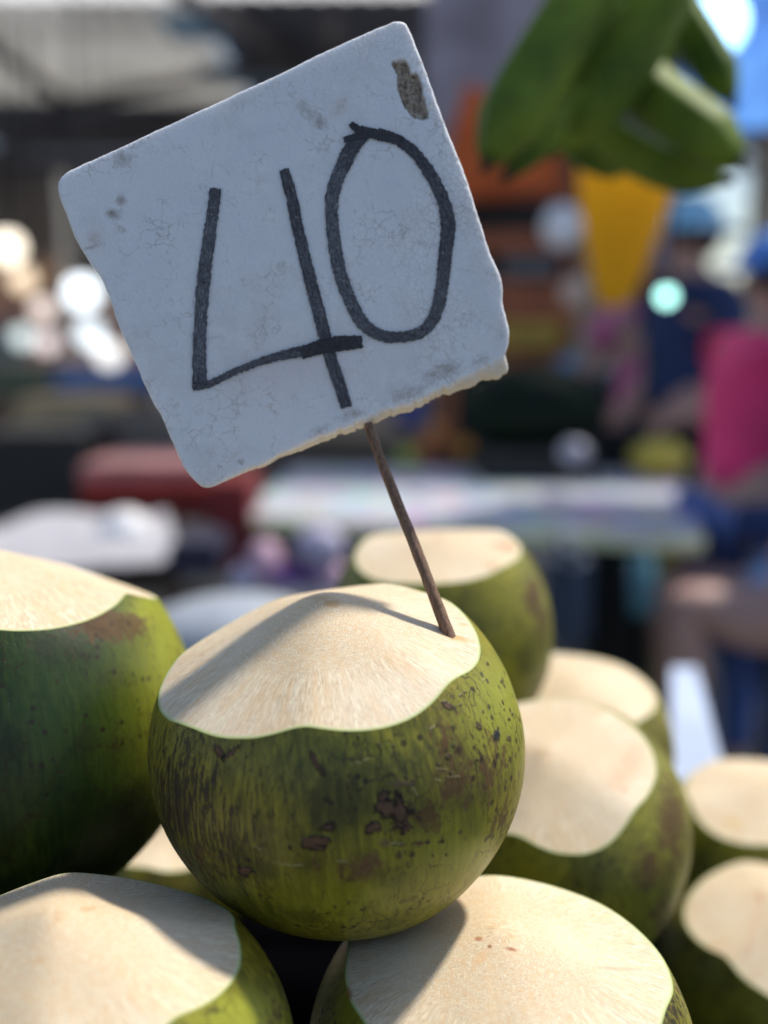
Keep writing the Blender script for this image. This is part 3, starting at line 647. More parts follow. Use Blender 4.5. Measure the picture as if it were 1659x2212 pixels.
for (a, b) in (((-60, 75), (150, 222)), ((150, 222), (640, 132)), ((385, -25), (680, 165)), ((980, 320), (1200, 40)), ((720, 60), (712, 210)), ((0, 330), (420, 262))):
    p0 = onz(*a, RZ-.12); p1 = onz(*b, RZ-.12); tube('truss_bar', p0, p1, .05, .05, M_BEAM, roof)
for x in (-8.8, -4.2, .35, 6.4):
    for y in (12.8,): box('column', (x, y, (RZ-.25)/2), (.12, .12, RZ-.25), M_BEAM, roof)
for (u0, v0, ss) in ((440, 60, .5), (530, 165, .6)):
    p = onz(u0, v0, RZ-.055); box('skylight', p, (ss, ss*1.3, .012), M_ROOFB, roof)
wl = thing('back_wall', 'stained brown grey wall closing the market hall behind the stalls', 'wall', (-3, 13.2, 0))
box('wall_panel', (-2.8, 13.2, 1.65), (12.4, .2, 3.3), M_WALL, wl)
for x in (-7, -5, -1, 1): box('pilaster', (x, 13.07, 1.6), (.3, .06, 3.2), M_WALLP, wl)
wl2 = thing('pale_wall', 'pale greyish beige wall behind the people at the right edge', 'wall', (7, 11, 0))
box('wall_panel', (6.4, 11.2, 1.7), (5.6, .2, 3.4), M_WALLP, wl2)
box('plinth', (6.4, 11.06, .2), (5.6, .06, .4), M_WALL, wl2)
# blue tarpaulin at upper right
tarp = cloth('tarpaulin', [P(1500, 300, 3.4), P(1900, 260, 3.4), P(1950, -160, 3.0), P(1450, -160, 3.0)], sheet('blue_tarp', (.34, .55, .98), .85), amp=.05, seed=4)
tag(tarp, 'blue tarpaulin hung behind the bananas in the top right corner', 'tarpaulin')
tr2 = cloth('tarpaulin', [P(900, 330, 5.2), P(1260, 260, 5.2), P(1330, -120, 4.6), P(930, -120, 4.6)], sheet('grey_tarp', (.45, .46, .55), .6), amp=.08, seed=6)
tag(tr2, 'dull grey tarpaulin sloping between the price board and the bananas', 'tarpaulin')
# orange awning
aw = cloth('awning', [P(930, 430, 4.2), P(1230, 400, 4.2), P(1190, 270, 4.4), P(1010, 180, 4.5)], sheet('orange_cloth', (.90, .32, .10), .75), amp=.04, seed=8)
tag(aw, 'rust orange awning cloth above the wooden shelves right of the board', 'awning')
# ------------------------------------------------------------------ shelf rack behind the board's right edge
M_RED = simple('red_brown_wood', (.48, .17, .08), .6, .35, 5)
M_BLACK = simple('black_plastic', (.008, .009, .012), .5)
rk = thing('shelf_rack', 'reddish brown wooden shelf rack between the price board and the yellow bag', 'shelf', P(1110, 1000, 4.6))
def rb(u0, v0, u1, v1, d, dep, name, mat, parent, bev=.004):
    a = P(u0, v1, d); b = P(u1, v0, d); c = (a+b)/2
    return box(name, (c.x, c.y+dep/2, c.z), (abs(b.x-a.x), dep, abs(b.z-a.z)), mat, parent, bev=bev)
for (v0, v1, m_) in ((395, 430, M_RED), (500, 545, M_RED), (605, 640, M_RED), (650, 690, M_RED), (760, 790, M_RED)):
    rb(960, v0, 1225, v1, 4.6, .35, 'shelf_board', m_, rk)
rb(955, 395, 985, 1000, 4.6, .3, 'upright', M_RED, rk); rb(1222, 395, 1240, 1000, 4.6, .3, 'upright', M_RED, rk)
rb(950, 380, 1245, 1000, 4.96, .03, 'back_panel', simple('brown_board', (.17, .09, .06), .7), rk)
bx = rb(1000, 432, 1200, 498, 4.55, .3, 'box', M_BLACK, None, .01); tag(bx, 'flat black box on the top shelf of the wooden rack', 'box')
bx = rb(1085, 552, 1205, 604, 4.55, .3, 'box', simple('grey_box', (.13, .14, .15), .5), None, .01); tag(bx, 'grey box on the middle shelf of the wooden rack', 'box')
bx = rb(1080, 695, 1215, 755, 4.5, .3, 'box', simple('yellow_carton', (.55, .36, .06), .5), None, .01); tag(bx, 'mustard yellow carton low on the wooden rack', 'box')
M_WHITE = simple('white_plastic', (.8, .8, .82), .35, .05); M_TAN = simple('tan_plastic', (.6, .45, .36), .4, .1)
def hang(o, r):
    c = Vector(o.location); tube('cord', c+Vector((0, 0, r)), c+Vector((0, 0, 2.9-c.z)), .004, .004, M_BLACK, o)
jar = ball('jug', P(1213, 490, 3.8), .075, M_WHITE, sc=(.9, .9, 1.1)); tag(jar, 'round white jug put in for a blurred highlight, hanging before the shelf rack', 'jug'); hang(jar, .07)  # white ball added where a blurred highlight sits
jar = ball('jug', P(1240, 632, 3.8), .05, M_TAN, sc=(.9, .9, 1.1)); tag(jar, 'small tan plastic jug hanging beside the shelf rack, under the white one', 'jug'); hang(jar, .045)
# yellow hanging bag: tapered, folded
def hanging_bag(u, v0, v1, w0, w1, d, mat, label):
    VV = []; FF = []; n = 24; m_ = 40; O = P(u, v0, d)
    for i in range(n+1):
        t = i/n; c = P(u+(1-t)*34-12, v0+(v1-v0)*t, d); r = (w0*(1-t)**.75+w1*t**.6)/2*d/F*(1 if i < n else .3)
        for k in range(m_):
            a = k*2*math.pi/m_; rr = r*(1+.06*math.sin(5*a+t*2)+.03*math.sin(11*a+t*5))
            VV.append((c.x+math.cos(a)*rr-O.x, c.y+math.sin(a)*rr*.55-O.y, c.z+.012*math.sin(3*a)*(1-t)-O.z))
        if i: FF += [((i-1)*m_+k, i*m_+k, i*m_+(k+1) % m_, (i-1)*m_+(k+1) % m_) for k in range(m_)]
    FF.append(tuple(range(n*m_, n*m_+m_))); FF.append(tuple(reversed(range(m_))))
    e = thing('hanging_bag', label, 'bag', O); o = mesh_obj('bag_body', VV, FF, mat, e)
    for s_ in (-1, 1): tube('cord', O+Vector((s_*r*0+s_*.05, 0, -.01)), O+Vector((0, 0, .5)), .003, .003, M_BLACK, e)
hanging_bag(1335, 362, 665, 200, 50, 2.35, sheet('yellow_plastic', (.95, .60, .02), .6, .12), 'golden yellow hanging bag tapering down below the bananas')
# ------------------------------------------------------------------ printed table with fruit
T0, T1, T2, T3 = onz(528, 1112, .80), onz(1508, 1160, .80), onz(1462, 1018, .80), onz(640, 1010, .80)
bt = NB('printed_oilcloth'); oc = bt.coord()
vc = bt.voro(oc, 11, 'F1', 'Color'); pc = bt.mix(.62, (.60, .70, .80), vc)
hs = bt.n('HueSaturation'); bt.link(pc, hs.inputs['Color']); hs.inputs['Saturation'].default_value = .75; hs.inputs['Value'].default_value = 1.0
pc = bt.mix(bt.ramp(bt.voro(oc, 11, 'F1'), .42, .62), hs.outputs[0], (.60, .66, .74))
M_OIL = bt.p(base=pc, rough=.25)
tb = thing('market_table', 'table covered with a pastel printed oilcloth, behind the price sign skewer', 'table', ((T0.x+T1.x)/2, (T0.y+T2.y)/2, 0))
def slab(name, pts, z0, z1, mat, parent):
    off = Vector(parent.location) if parent else Vector((0, 0, 0)); n = len(pts)
    VV = [(p.x-off.x, p.y-off.y, z1-off.z) for p in pts]+[(p.x-off.x, p.y-off.y, z0-off.z) for p in pts]
    FF = [tuple(range(n)), tuple(reversed(range(n, 2*n)))]+[(i, n+i, n+(i+1) % n, (i+1) % n) for i in range(n)]
    return mesh_obj(name, VV, FF, mat, parent, smooth=False)
slab('tabletop', [T0, T1, T2, T3], .765, .792, M_WOOD, tb)
slab('oilcloth', [T0+Vector((-.01, -.01, 0)), T1+Vector((.01, -.01, 0)), T2+Vector((.01, .01, 0)), T3+Vector((-.01, .01, 0))], .793, .80, M_OIL, tb)
M_TRIM = simple('yellow_trim', (.85, .80, .50), .5)
d_ = (T1-T0); ang = math.atan2(d_.y, d_.x); c_ = (T0+T1)/2
box('edge_trim', (c_.x, c_.y-.02, .782), (d_.length+.02, .012, .032), M_TRIM, tb, rz=ang)
M_OLIVE = simple('olive_paint', (.22, .20, .03), .5)
for (p, m_) in ((T0+Vector((.08, .08, 0)), M_BLACK), (T1+Vector((-.06, .07, 0)), M_OLIVE), (T2+Vector((-.08, -.08, 0)), M_BLACK), (T3+Vector((.08, -.08, 0)), M_BLACK)):
    box('leg', (p.x, p.y, .382), (.045, .045, .765), m_, tb)
# dark things under and behind the table
cr = crate('black slatted crate on the printed table under the watermelon', onz(1150, 1033, .80), (.36, .22, .115), M_BLACK)
bwm = NB('watermelon_rind'); oc = bwm.coord(); st_ = bwm.noise(bwm.scale(oc, (1.5, 14, 14)), 2, 4)
M_MEL = bwm.p(base=bwm.mix(bwm.ramp(st_, .4, .6), (.002, .006, .004), (.005, .016, .007)), rough=.6, spec=.15)
mp = P(1150, 880, 3.70)
wm = ball('watermelon', mp, .158, M_MEL, sc=(1.55, 1.0, .98), noise=.012, seg=40); tag(wm, 'very dark green watermelon lying on the black crate', 'watermelon')
ym = ball('melon', onz(1420, 1032, .80)+Vector((0, 0, .068)), .085, simple('yellow_melon', (.62, .50, .07), .5, .2, 20), sc=(1.15, 1, .8)); tag(ym, 'round yellow melon on the right of the printed table, by the people', 'melon')
for k, (u, v, r, c, lab) in enumerate([(955, 935, .052, (.75, .28, .02), 'bright orange fruit under the right corner of the board, left of the watermelon'), (915, 965, .038, (.75, .2, .04), 'reddish orange fruit at the left of the bright orange one'),
                                  (1000, 965, .035, (.7, .3, .03), 'small orange fruit between the bright orange one and the black crate'), (880, 985, .033, (.35, .5, .06), 'small lime green fruit at the end of the fruit row')]):
    f_ = ball('fruit', onz(u, v+22, .80)+Vector((0, 0, r)), r, simple('fruit_skin_%d' % k, c, .45, .1), seed=k); tag(f_, lab, 'fruit', 'round fruit on the printed table')
bx = rb(850, 860, 925, 925, 4.2, .2, 'box', simple('purple_box', (.10, .10, .28), .5), None, .01); tag(bx, 'small purple blue box seen below the board beside the skewer', 'box')
gb = ball('bowl', P(1240, 975, 3.3), .045, simple('grey_enamel', (.28, .30, .38), .3), sc=(1, 1, .8)); tag(gb, 'small grey blue ball shaped pot beside the black crate', 'pot')
# back counter behind watermelon
bc_ = thing('back_counter', 'cluttered counter behind the watermelon with a pale box and a blue bag', 'counter', P(1200, 1000, 4.9))
rb(930, 800, 1380, 835, 4.75, .5, 'counter_top', simple('counter_green', (.10, .14, .12), .6), bc_)
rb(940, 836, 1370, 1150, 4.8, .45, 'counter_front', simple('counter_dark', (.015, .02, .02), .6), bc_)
bx = rb(1070, 752, 1190, 800, 4.8, .2, 'box', simple('pale_green_box', (.42, .45, .38), .5), None, .01); tag(bx, 'pale greenish box on the back counter above the watermelon', 'box')
bg1 = ball('bag', P(1245, 800, 4.5), .095, simple('sky_blue_bag', (.12, .32, .55), .4), sc=(1.1, .8, .75)); tag(bg1, 'sky blue plastic bag on the back counter, right above the watermelon', 'bag')
for k, (u, v, r, c, lab) in enumerate([(1325, 705, .065, (.40, .55, .58), 'pale teal round container under the yellow bag'), (1272, 755, .055, (.12, .30, .24), 'dark teal round container left of the pale teal one')]):
    o = ball('container', P(u, v, 4.4), r, simple('teal_%d' % k, c, .3), seed=k); tag(o, lab, 'container'); hang(o, r*.9)
# ------------------------------------------------------------------ added glowing balls standing in for out-of-focus light discs
def glow(u, v, d, r, col, st, label, group=None):
    c = P(u, v, d); e = thing('glow', label, 'glow', c, group)
    r *= 1.35; ball('glow_ball', c, r, emis('disc_glow', col, st*.38), e, noise=0, seg=16)
    tube('ball_cap', c+Vector((0, 0, r*.8)), c+Vector((0, 0, r*1.9)), r*.5, r*.4, M_BLACK, e)
    tube('cord', c+Vector((0, 0, r*1.9)), c+Vector((0, 0, RZ-.1-c.z)), .006, .006, M_BLACK, e)
glow(15, 535, 6.5, .07, (1, .86, .66), 6, 'largest warm white stand-in lamp at the left edge, highest of the row', 'stand-in light discs over the far stalls')
glow(50, 605, 6.8, .055, (1, .72, .42), 3, 'warm orange stand-in lamp just below the largest one at the left edge', 'stand-in light discs over the far stalls')
glow(178, 632, 6.2, .07, (.85, .93, 1), 6, 'cool white stand-in lamp touching the left edge of the board, upper one', 'stand-in light discs over the far stalls')
glow(92, 668, 7, .05, (1, .78, .68), 3, 'pinkish white stand-in lamp in the middle of the cluster', 'stand-in light discs over the far stalls')
glow(48, 728, 7, .05, (.75, .90, .88), 2.5, 'dim cool stand-in lamp lowest at the left of the cluster', 'stand-in light discs over the far stalls')
glow(100, 740, 7.2, .05, (1, .82, .80), 2.5, 'lower pinkish stand-in lamp of the cluster, beside the dim cool one', 'stand-in light discs over the far stalls')
glow(195, 722, 6.5, .06, (.82, .93, 1), 3.5, 'cool white stand-in lamp by the board edge, lower one', 'stand-in light discs over the far stalls')
glow(236, 765, 6.5, .06, (1, .97, .92), 3, 'white stand-in lamp half behind the board edge, lowest of them', 'stand-in light discs over the far stalls')
glow(1543, 50, 2.9, .06, (.35, .66, 1), 11, 'blazing blue white lamp added for the sky gap behind the bananas in the top right corner')  # added glowing ball, takes the place of a gap of bright sky
glow(1440, 640, 3.0, .016, (.36, .80, .70), 12, 'small mint green lamp added for a blurred glint above the shoulder of the navy shirted person')  # added glowing ball, takes the place of a blurred glint
# ------------------------------------------------------------------ left stalls
M_CLOTHW = simple('white_cloth', (.40, .40, .44), .8, .15, 4)
lt = thing('cloth_table', 'low table under a crumpled white cloth behind the dark left coconut', 'table', onz(150, 1180, .78))
L0, L1, L2, L3 = onz(-260, 1260, .78), onz(395, 1235, .78), onz(360, 1118, .78), onz(60, 1118, .78)
slab('tabletop', [L0, L1, L2, L3], .73, .76, M_WOOD, lt)
o = cloth('tablecloth', [L0, L1, L2, L3], M_CLOTHW, None, amp=.022, seed=3); o.location.z = .015; tag(o, 'crumpled white cloth spread behind the left coconut', 'cloth')
for p in (L0, L1, L2, L3): box('leg', (p.x*.97, p.y+(.05 if p in (L0, L1) else -.05), .365), (.05, .05, .73), M_WOOD, lt)
sk = ball('sack', P(268, 1150, 2.75), .07, M_WHITE, sc=(1, 1, 1.0), noise=.06); tag(sk, 'bright white bag put in for a highlight, standing on the white cloth', 'bag')  # white ball added to give a bright highlight on the cloth
sk = ball('sack', P(500, 1372, 1.6), .10, simple('grey_bag', (.36, .40, .46), .5), sc=(1.5, 1, .8), noise=.10); tag(sk, 'grey blue sack behind the middle coconut, left of its tip', 'sack')
M_REDP = simple('red_plastic', (.24, .012, .008), .6, .2)
M_DRED = simple('dark_red_cloth', (.16, .005, .008), .6)
bx = rb(170, 1045, 445, 1125, 3.2, .4, 'box', M_REDP, None, .01); tag(bx, 'wide red plastic box behind the white cloth', 'box')
bx = rb(165, 1005, 450, 1044, 3.25, .4, 'box', simple('pink_box', (.36, .17, .17), .6), None, .01); tag(bx, 'flat dusty pink box on top of the wide red box', 'box')
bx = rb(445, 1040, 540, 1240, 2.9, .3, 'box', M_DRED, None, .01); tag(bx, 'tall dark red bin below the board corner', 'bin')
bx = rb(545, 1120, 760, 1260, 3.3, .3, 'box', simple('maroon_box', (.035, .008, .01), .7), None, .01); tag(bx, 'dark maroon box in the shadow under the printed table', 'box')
bx = rb(-60, 935, 185, 1130, 3.4, .4, 'box', M_BLACK, None, .01); tag(bx, 'large black box at the left edge behind the white cloth', 'box')
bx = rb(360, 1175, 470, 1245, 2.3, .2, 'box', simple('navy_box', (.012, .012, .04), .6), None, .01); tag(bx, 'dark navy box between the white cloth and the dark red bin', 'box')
bx = rb(30, 860, 255, 928, 4.0, .3, 'box', simple('tan_carton', (.50, .36, .20), .7), None, .01); tag(bx, 'tan carton on top of the large black box', 'box')
cr = crate('weathered grey brown slatted crate beside the tan carton, above the pink box', P(310, 1010, 4.0), (.36, .3, .22), simple('grey_brown_wood', (.26, .22, .19), .8, .3, 6))
bx = rb(110, 800, 350, 848, 4.6, .3, 'box', simple('blue_tub', (.07, .17, .42), .4), None, .02); tag(bx, 'blue plastic tub behind the tan carton, by the board edge', 'tub')
bx = rb(-60, 790, 110, 860, 4.8, .3, 'box', simple('green_tub', (.10, .12, .07), .4), None, .02); tag(bx, 'olive dark tub at the left edge, beside the blue tub', 'tub')
hall = thing('far_stall', 'far brown stall with orange panels under the row of stand-in lights at the left', 'stall', P(60, 800, 7.6))
for (u0, v0, u1, v1, c) in ((-120, 560, 140, 640, (.42, .24, .14)), (-120, 645, 60, 700, (.30, .16, .12)), (140, 640, 330, 720, (.45, .33, .28)), (60, 700, 330, 790, (.34, .20, .18)), (-120, 700, 55, 790, (.10, .12, .14))):
    rb(u0, v0, u1, v1, 7.8, .2, 'panel', simple('stall_panel', c, .7), hall)
for u in (-100, 145, 335): rb(u-6, 380, u+6, 1000, 7.75, .12, 'post', M_WALLP, hall)
rb(-120, 790, 335, 1000, 7.8, .4, 'counter', M_WOOD, hall)
M_PUR = simple('purple_skin', (.12, .04, .20), .4); M_LIL = simple('lilac_skin', (.40, .38, .52), .5, .4, 40); M_PNK = simple('pink_skin', (.50, .32, .42), .5)
bs_ = thing('tray', 'shallow grey tray of purple and pink fruit left of the skewer, behind the middle coconut', 'tray', P(600, 1300, 2.3))
rb(490, 1285, 760, 1300, 2.2, .22, 'tray_base', simple('grey_tray', (.3, .3, .34), .5), bs_); rb(490, 1265, 760, 1284, 2.19, .01, 'tray_side', simple('grey_tray_side', (.3, .3, .34), .5), bs_)
for k, (u, v, r, m_, lab) in enumerate([(690, 1175, .055, M_LIL, 'large pale lilac fruit at the top of the heap on the grey tray'), (570, 1210, .045, M_PNK, 'dusty pink fruit on the left of the heap on the grey tray'), (610, 1255, .045, M_PUR, 'deep purple fruit at the front of the heap on the grey tray'),
                                        (530, 1250, .035, M_LIL, 'small lilac fruit at the left end of the grey tray'), (665, 1258, .035, M_PUR, 'small deep purple fruit under the large lilac one'), (725, 1250, .04, M_PNK, 'pink fruit at the right end of the grey tray')]):
    o = ball('fruit', P(u, v, 2.3), r*.95, m_, seed=k, noise=.07); tag(o, lab, 'fruit', 'purple and pink fruit on the grey tray')
# ------------------------------------------------------------------ right lower: table leg, pale board, ground things
bd = thing('leaning_board', 'pale blue board leaning against the stall right of the coconut pile', 'board', P(1500, 1700, 1.25))
slabp = [P(1450, 1440, 1.45), P(1505, 1440, 1.45), P(1590, 1760, 1.1), P(1450, 1760, 1.1)]
q_ = [p-Vector(bd.location) for p in slabp]; nb = (q_[1]-q_[0]).cross(q_[3]-q_[0]).normalized()*.012
mesh_obj('board_panel', [*q_, *[p+nb for p in q_]], [(0, 1, 2, 3), (7, 6, 5, 4), (0, 4, 5, 1), (1, 5, 6, 2), (2, 6, 7, 3), (3, 7, 4, 0)], simple('pale_blue_board', (.42, .50, .66), .6), bd, smooth=False)
bx = rb(1195, 1190, 1285, 1420, 2.5, .2, 'sack', simple('denim_sack', (.05, .07, .11), .8), None, .03); tag(bx, 'dark blue grey sack standing under the printed table', 'sack')
bx = rb(1285, 1180, 1400, 1480, 2.7, .2, 'dark_block', simple('under_table_dark', (.006, .007, .006), .9), None, .03); tag(bx, 'black block filling the darkness under the right end of the printed table', 'stack')  # near-black block paints the darkness under the table
bt_ = thing('bottle', 'teal plastic bottle under the right end of the printed table', 'bottle', P(1585, 1300, 2.4))
p = P(1588, 1240, 2.42)
tube('bottle_body', P(1358+30, 1330, 2.4), P(1358+30, 1205, 2.4), .03, .03, simple('teal_bottle', (.05, .14, .18), .2), bt_); tube('bottle_neck', P(1388, 1204, 2.4), P(1388, 1180, 2.4), .03, .012, simple('teal_neck', (.05, .14, .18), .2), bt_)
# ------------------------------------------------------------------ people
def skinmesh(name, nodes, edges, mat, parent, sub=2):
    """nodes: list of (pos, radius or (rx,ry)); continuous body via Skin modifier"""
    O = Vector(parent.location); me = bpy.data.meshes.new(name)
    me.from_pydata([tuple(Vector(p)-O) for p, r in nodes], edges, []); o = bpy.data.objects.new(name, me); COL.objects.link(o)
    o.parent = parent; me.materials.append(mat)
    sk_ = o.modifiers.new('Skin', 'SKIN'); sk_.use_smooth_shade = True
    sm = o.modifiers.new('Sub', 'SUBSURF'); sm.levels = sub; sm.render_levels = sub
    for i, (p, r) in enumerate(nodes):
        rr = r if isinstance(r, tuple) else (r, r); me.skin_vertices[0].data[i].radius = rr; me.skin_vertices[0].data[i].use_root = (i == 0)
    return o
def person(label, base, h, face, skin, top, bottom, hat=None, hair=(.02, .015, .012), armL=None, armR=None, seated=False, sleeve=.5, stout=1., hatbrim=True):
    """base: feet position; face: yaw of facing dir (0 = +x); arms: (elbow, wrist) offsets in body frame (forward, left, z fraction)"""
    k = h/1.7; B = Vector(base); e = thing('person', label, 'person', B)
    fx = Vector((math.cos(face), math.sin(face), 0)); fl = Vector((-math.sin(face), math.cos(face), 0))
    def L(f, l, z): return B+fx*(f*k)+fl*(l*k)+Vector((0, 0, z*k))
    s = stout
    if not seated: hipz = .93; kn = [(.02, .09, .50), (.02, -.09, .50)]; ft = [(-.02, .10, .08), (-.02, -.10, .08)]
    else: hipz = .50; kn = [(.42, .10, .50), (.42, -.10, .50)]; ft = [(.40, .10, .08), (.40, -.10, .08)]
    up = hipz-.93
    armL = armL or ((-.02, .25, 1.12), (.05, .27, .88)); armR = armR or ((-.02, -.25, 1.12), (.05, -.27, .88))
    N_ = [(L(0, 0, hipz), (.15*k*s, .115*k*s)), (L(0, 0, 1.12+up), (.125*k*s, .10*k*s)), (L(.01, 0, 1.30+up), (.145*k*s, .105*k*s)), (L(0, 0, 1.42+up), (.10*k, .08*k)), (L(0, 0, 1.48+up), .052*k),
          (L(.01, 0, 1.54+up), .065*k), (L(.015, 0, 1.61+up), .085*k), (L(.005, 0, 1.68+up), .055*k)]
    E_ = [(0, 1), (1, 2), (2, 3), (3, 4), (4, 5), (5, 6), (6, 7)]
    for si, arm in ((1, armL), (-1, armR)):
        sh = len(N_); N_.append((L(0, .165*si*s, 1.385+up), .055*k)); E_.append((3, sh))
        N_.append((L(arm[0][0], arm[0][1], arm[0][2]+up), .040*k)); E_.append((sh, sh+1)); N_.append((L(arm[1][0], arm[1][1], arm[1][2]+up), .026*k)); E_.append((sh+1, sh+2))
        wv = (Vector(N_[sh+2][0])-Vector(N_[sh+1][0])).normalized(); pl = wv.cross(Vector((0, 0, 1))); pl = pl.normalized() if pl.length > .1 else fl
        N_.append((N_[sh+2][0]+wv*.05*k, (.034*k, .02*k))); E_.append((sh+2, sh+3)); pal = sh+3
        for q2, (sp, ln) in enumerate([(-.026, .075), (-.009, .085), (.009, .08), (.026, .065)]):
            i0 = len(N_); N_.append((N_[pal][0]+wv*.035*k+pl*sp*k, .0095*k)); N_.append((N_[pal][0]+wv*(.035+ln*.55)*k+pl*sp*1.15*k, .0085*k)); N_.append((N_[pal][0]+wv*(.03+ln)*k+pl*sp*1.15*k+Vector((0, 0, -.02*k)), .007*k))
            E_ += [(pal, i0), (i0, i0+1), (i0+1, i0+2)]
        i0 = len(N_); N_.append((N_[pal][0]+pl*.05*k+wv*.01*k, .011*k)); N_.append((N_[pal][0]+pl*.065*k+wv*.045*k, .009*k)); E_ += [(pal, i0), (i0, i0+1)]
    for si in (0, 1):
        sgn = 1 if si == 0 else -1; h0 = len(N_)
        N_.append((L(.02 if not seated else .24, .09*sgn*s, hipz-.06), .088*k*s)); E_.append((0, h0)); N_.append((L(*kn[si]), .058*k)); E_.append((h0, h0+1))
        c = Vector(kn[si]).lerp(Vector(ft[si]), .35); N_.append((L(c.x-.02, c.y, c.z), .054*k)); E_.append((h0+1, h0+2)); N_.append((L(*ft[si]), .036*k)); E_.append((h0+2, h0+3))
        N_.append((L(ft[si][0]+.15, ft[si][1], .035), (.04*k, .028*k))); E_.append((h0+3, h0+4))
    skinmesh('body', N_, E_, skin, e)
    # clothes
    tn = [(N_[0][0]+Vector((0, 0, .02)), (.165*k*s, .13*k*s)), (N_[1][0], (.145*k*s, .118*k*s)), (N_[2][0], (.162*k*s, .12*k*s)), (N_[3][0], (.122*k, .098*k)), (N_[3][0]+Vector((0, 0, .025*k)), .06*k)]
    te = [(0, 1), (1, 2), (2, 3), (3, 4)]
    for sh in (8, 8+3+1+12+2):
        i0 = len(tn); tn.append((N_[sh][0], .074*k)); te.append((3, i0))
        a = Vector(N_[sh][0]).lerp(Vector(N_[sh+1][0]), max(.12, min(1, sleeve*1.0))); tn.append((a, .060*k)); te.append((i0, i0+1))
    skinmesh('top', tn, te, top, e)
    if bottom:
        bn_ = [(N_[0][0]+Vector((0, 0, -.01)), (.158*k*(.4+.6*s), .12*k))]; be = []; li = len(N_)-10
        for h0 in (li, li+5):
            i0 = len(bn_); bn_.append((N_[h0][0], .095*k*(.6+.4*s))); be.append((0, i0))
            for q2 in (1, 2, 3):
                if bottom[1] < q2: break
                bn_.append((N_[h0+q2][0]+Vector((0, 0, .03 if q2 == 3 else 0)), (.072, .062, .052)[q2-1]*k)); be.append((i0+q2-1, i0+q2))
        skinmesh('trousers', bn_, be, bottom[0], e)
    for si in (0, 1):
        p_ = L(ft[si][0]+.06, ft[si][1], .035); ball('shoe', p_, .05, M_BLACK, e, sc=(1.0+1.4*abs(fx.x), 1.0+1.4*abs(fx.y), .75), noise=0, seg=16)
    H = L(.012, 0, 1.60+up); hm = simple('hair', hair, .7)
    ball('hair', H+Vector((0, 0, .02*k))-fx*.022*k, .098*k, hm, e, sc=(1, 1, 1.1), noise=.01)
    for s_ in (-1, 1):
        ball('eye', H+fx*.083*k+fl*s_*.032*k+Vector((0, 0, .0)), .011*k, M_BLACK, e, noise=0, seg=8); ball('ear', H+fl*s_*.088*k+Vector((0, 0, -.01*k)), .022*k, skin, e, sc=(.6, .6, 1.2), noise=0, seg=10)
    ball('nose', H+fx*.098*k+Vector((0, 0, -.025*k)), .015*k, skin, e, sc=(1, 1, 1.3), noise=0, seg=10)
    ball('mouth', H+fx*.086*k+Vector((0, 0, -.06*k)), .018*k, simple('lips', (.35, .12, .10), .5), e, sc=(.6, .6, .3) if abs(fx.x) > .7 else (1, .5, .3), noise=0, seg=10)
    if hat:
        bm = bmesh.new(); bmesh.ops.create_uvsphere(bm, u_segments=24, v_segments=12, radius=.112*k)
        bmesh.ops.delete(bm, geom=[v for v in bm.verts if v.co.z < -.01*k], context='VERTS')
        o = bm_obj('cap', bm, hat, e, True); o.location = H+Vector((0, 0, .03*k))-Vector(e.location)
        so_ = o.modifiers.new('Solid', 'SOLIDIFY'); so_.thickness = .004
        if hatbrim:
            bm = bmesh.new(); bmesh.ops.create_cone(bm, segments=28, radius1=.19*k, radius2=.11*k, depth=.03*k, cap_ends=False)
            o2 = bm_obj('brim', bm, hat, o, True); o2.location = (0, 0, .0); so_ = o2.modifiers.new('Solid', 'SOLIDIFY'); so_.thickness = .004
        else:
            o2 = ball('peak', (0, 0, 0), .075*k, hat, None, sc=(1, 1, .12), noise=0, seg=16); o2.parent = o; o2.location = fx*.12*k
    return e
SKIN1 = simple('skin_light', (.50, .30, .24), .5, .1, 20, sss=.1, ssss=.01); SKIN2 = simple('skin_brown', (.48, .29, .24), .5, .1, 20, sss=.1, ssss=.01)
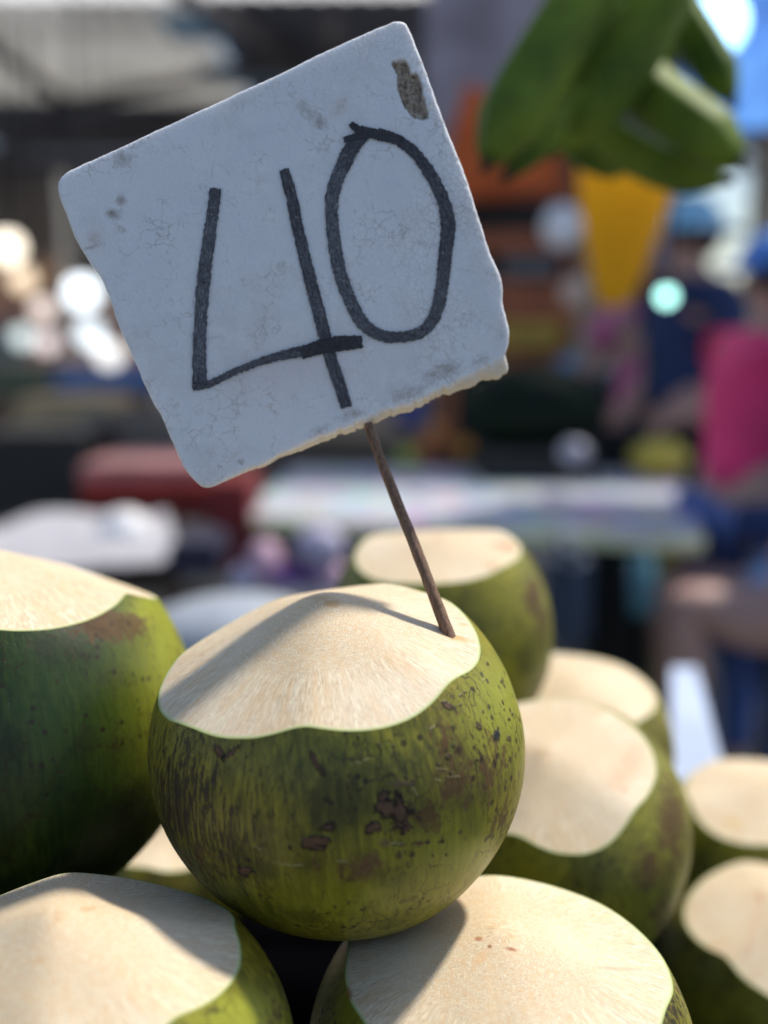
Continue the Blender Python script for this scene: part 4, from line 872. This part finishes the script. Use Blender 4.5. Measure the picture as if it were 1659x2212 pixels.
M_PINK = simple('magenta_cloth', (.88, .045, .19), .7, .2, 6); M_NAVY = simple('navy_cloth', (.012, .03, .10), .75, .2, 6)
M_JEAN = simple('blue_jeans', (.07, .13, .36), .8, .3, 20); M_LBLUE = simple('light_blue_cloth', (.28, .42, .66), .75, .2, 8)
M_LHAT = simple('pale_blue_hat', (.25, .52, .72), .6, .1); M_BHAT = simple('blue_cap_cloth', (.06, .22, .62), .6, .1); M_DARKT = simple('dark_trousers', (.015, .02, .03), .8)
def feet(u, d): p = P(u, 1106, d); return (p.x, p.y, 0)
person('person in a magenta top, blue cap and blue jeans standing at the right edge', feet(1652, 2.95), 1.50, math.radians(200), SKIN1, M_PINK, (M_JEAN, 3), hat=M_BHAT, stout=1.35, sleeve=.3, hatbrim=False)
person('person in a navy shirt and pale blue sun hat reaching over the printed table', feet(1470, 4.0), 1.70, math.radians(205), SKIN1, M_NAVY, (M_DARKT, 3), hat=M_LHAT, stout=1.1,
       armL=((-.02, .27, 1.10), (.13, .20, 1.02)), armR=((-.04, -.26, 1.10), (.12, -.16, 1.02)), sleeve=.5)
person('person in a pink top behind the table, half hidden by the yellow bag', feet(1378, 4.4), 1.62, math.radians(260), SKIN1, simple('rose_cloth', (.65, .16, .35), .7), (M_DARKT, 3), stout=.85, hair=(.25, .22, .3))
person('seated person in pale blue shorts at the lower right, bare knee towards the coconuts', tuple(Vector(feet(1837, 2.6))+Vector((0, 0, .19))), 1.66, math.radians(178), SKIN2, M_LBLUE, (M_LBLUE, 0), seated=True, sleeve=.6,
       armL=((-.06, .27, 1.14), (-.02, .28, .92)), armR=((-.06, -.27, 1.14), (-.02, -.28, .92)))
st2 = thing('stool', 'dark high stool under the seated person at the right edge', 'stool', feet(1837, 2.6))
fp = Vector(feet(1837, 2.6)); box('seat', fp+Vector((0, 0, .57)), (.3, .3, .04), M_BLACK, st2)
for x in (-.12, .12):
    for y in (-.12, .12): tube('leg', fp+Vector((x*1.1, y*1.1, 0)), fp+Vector((x, y, .55)), .015, .015, M_BLACK, st2)
print('done', sum(len(o.data.polygons) for o in bpy.data.objects if o.type == 'MESH'))
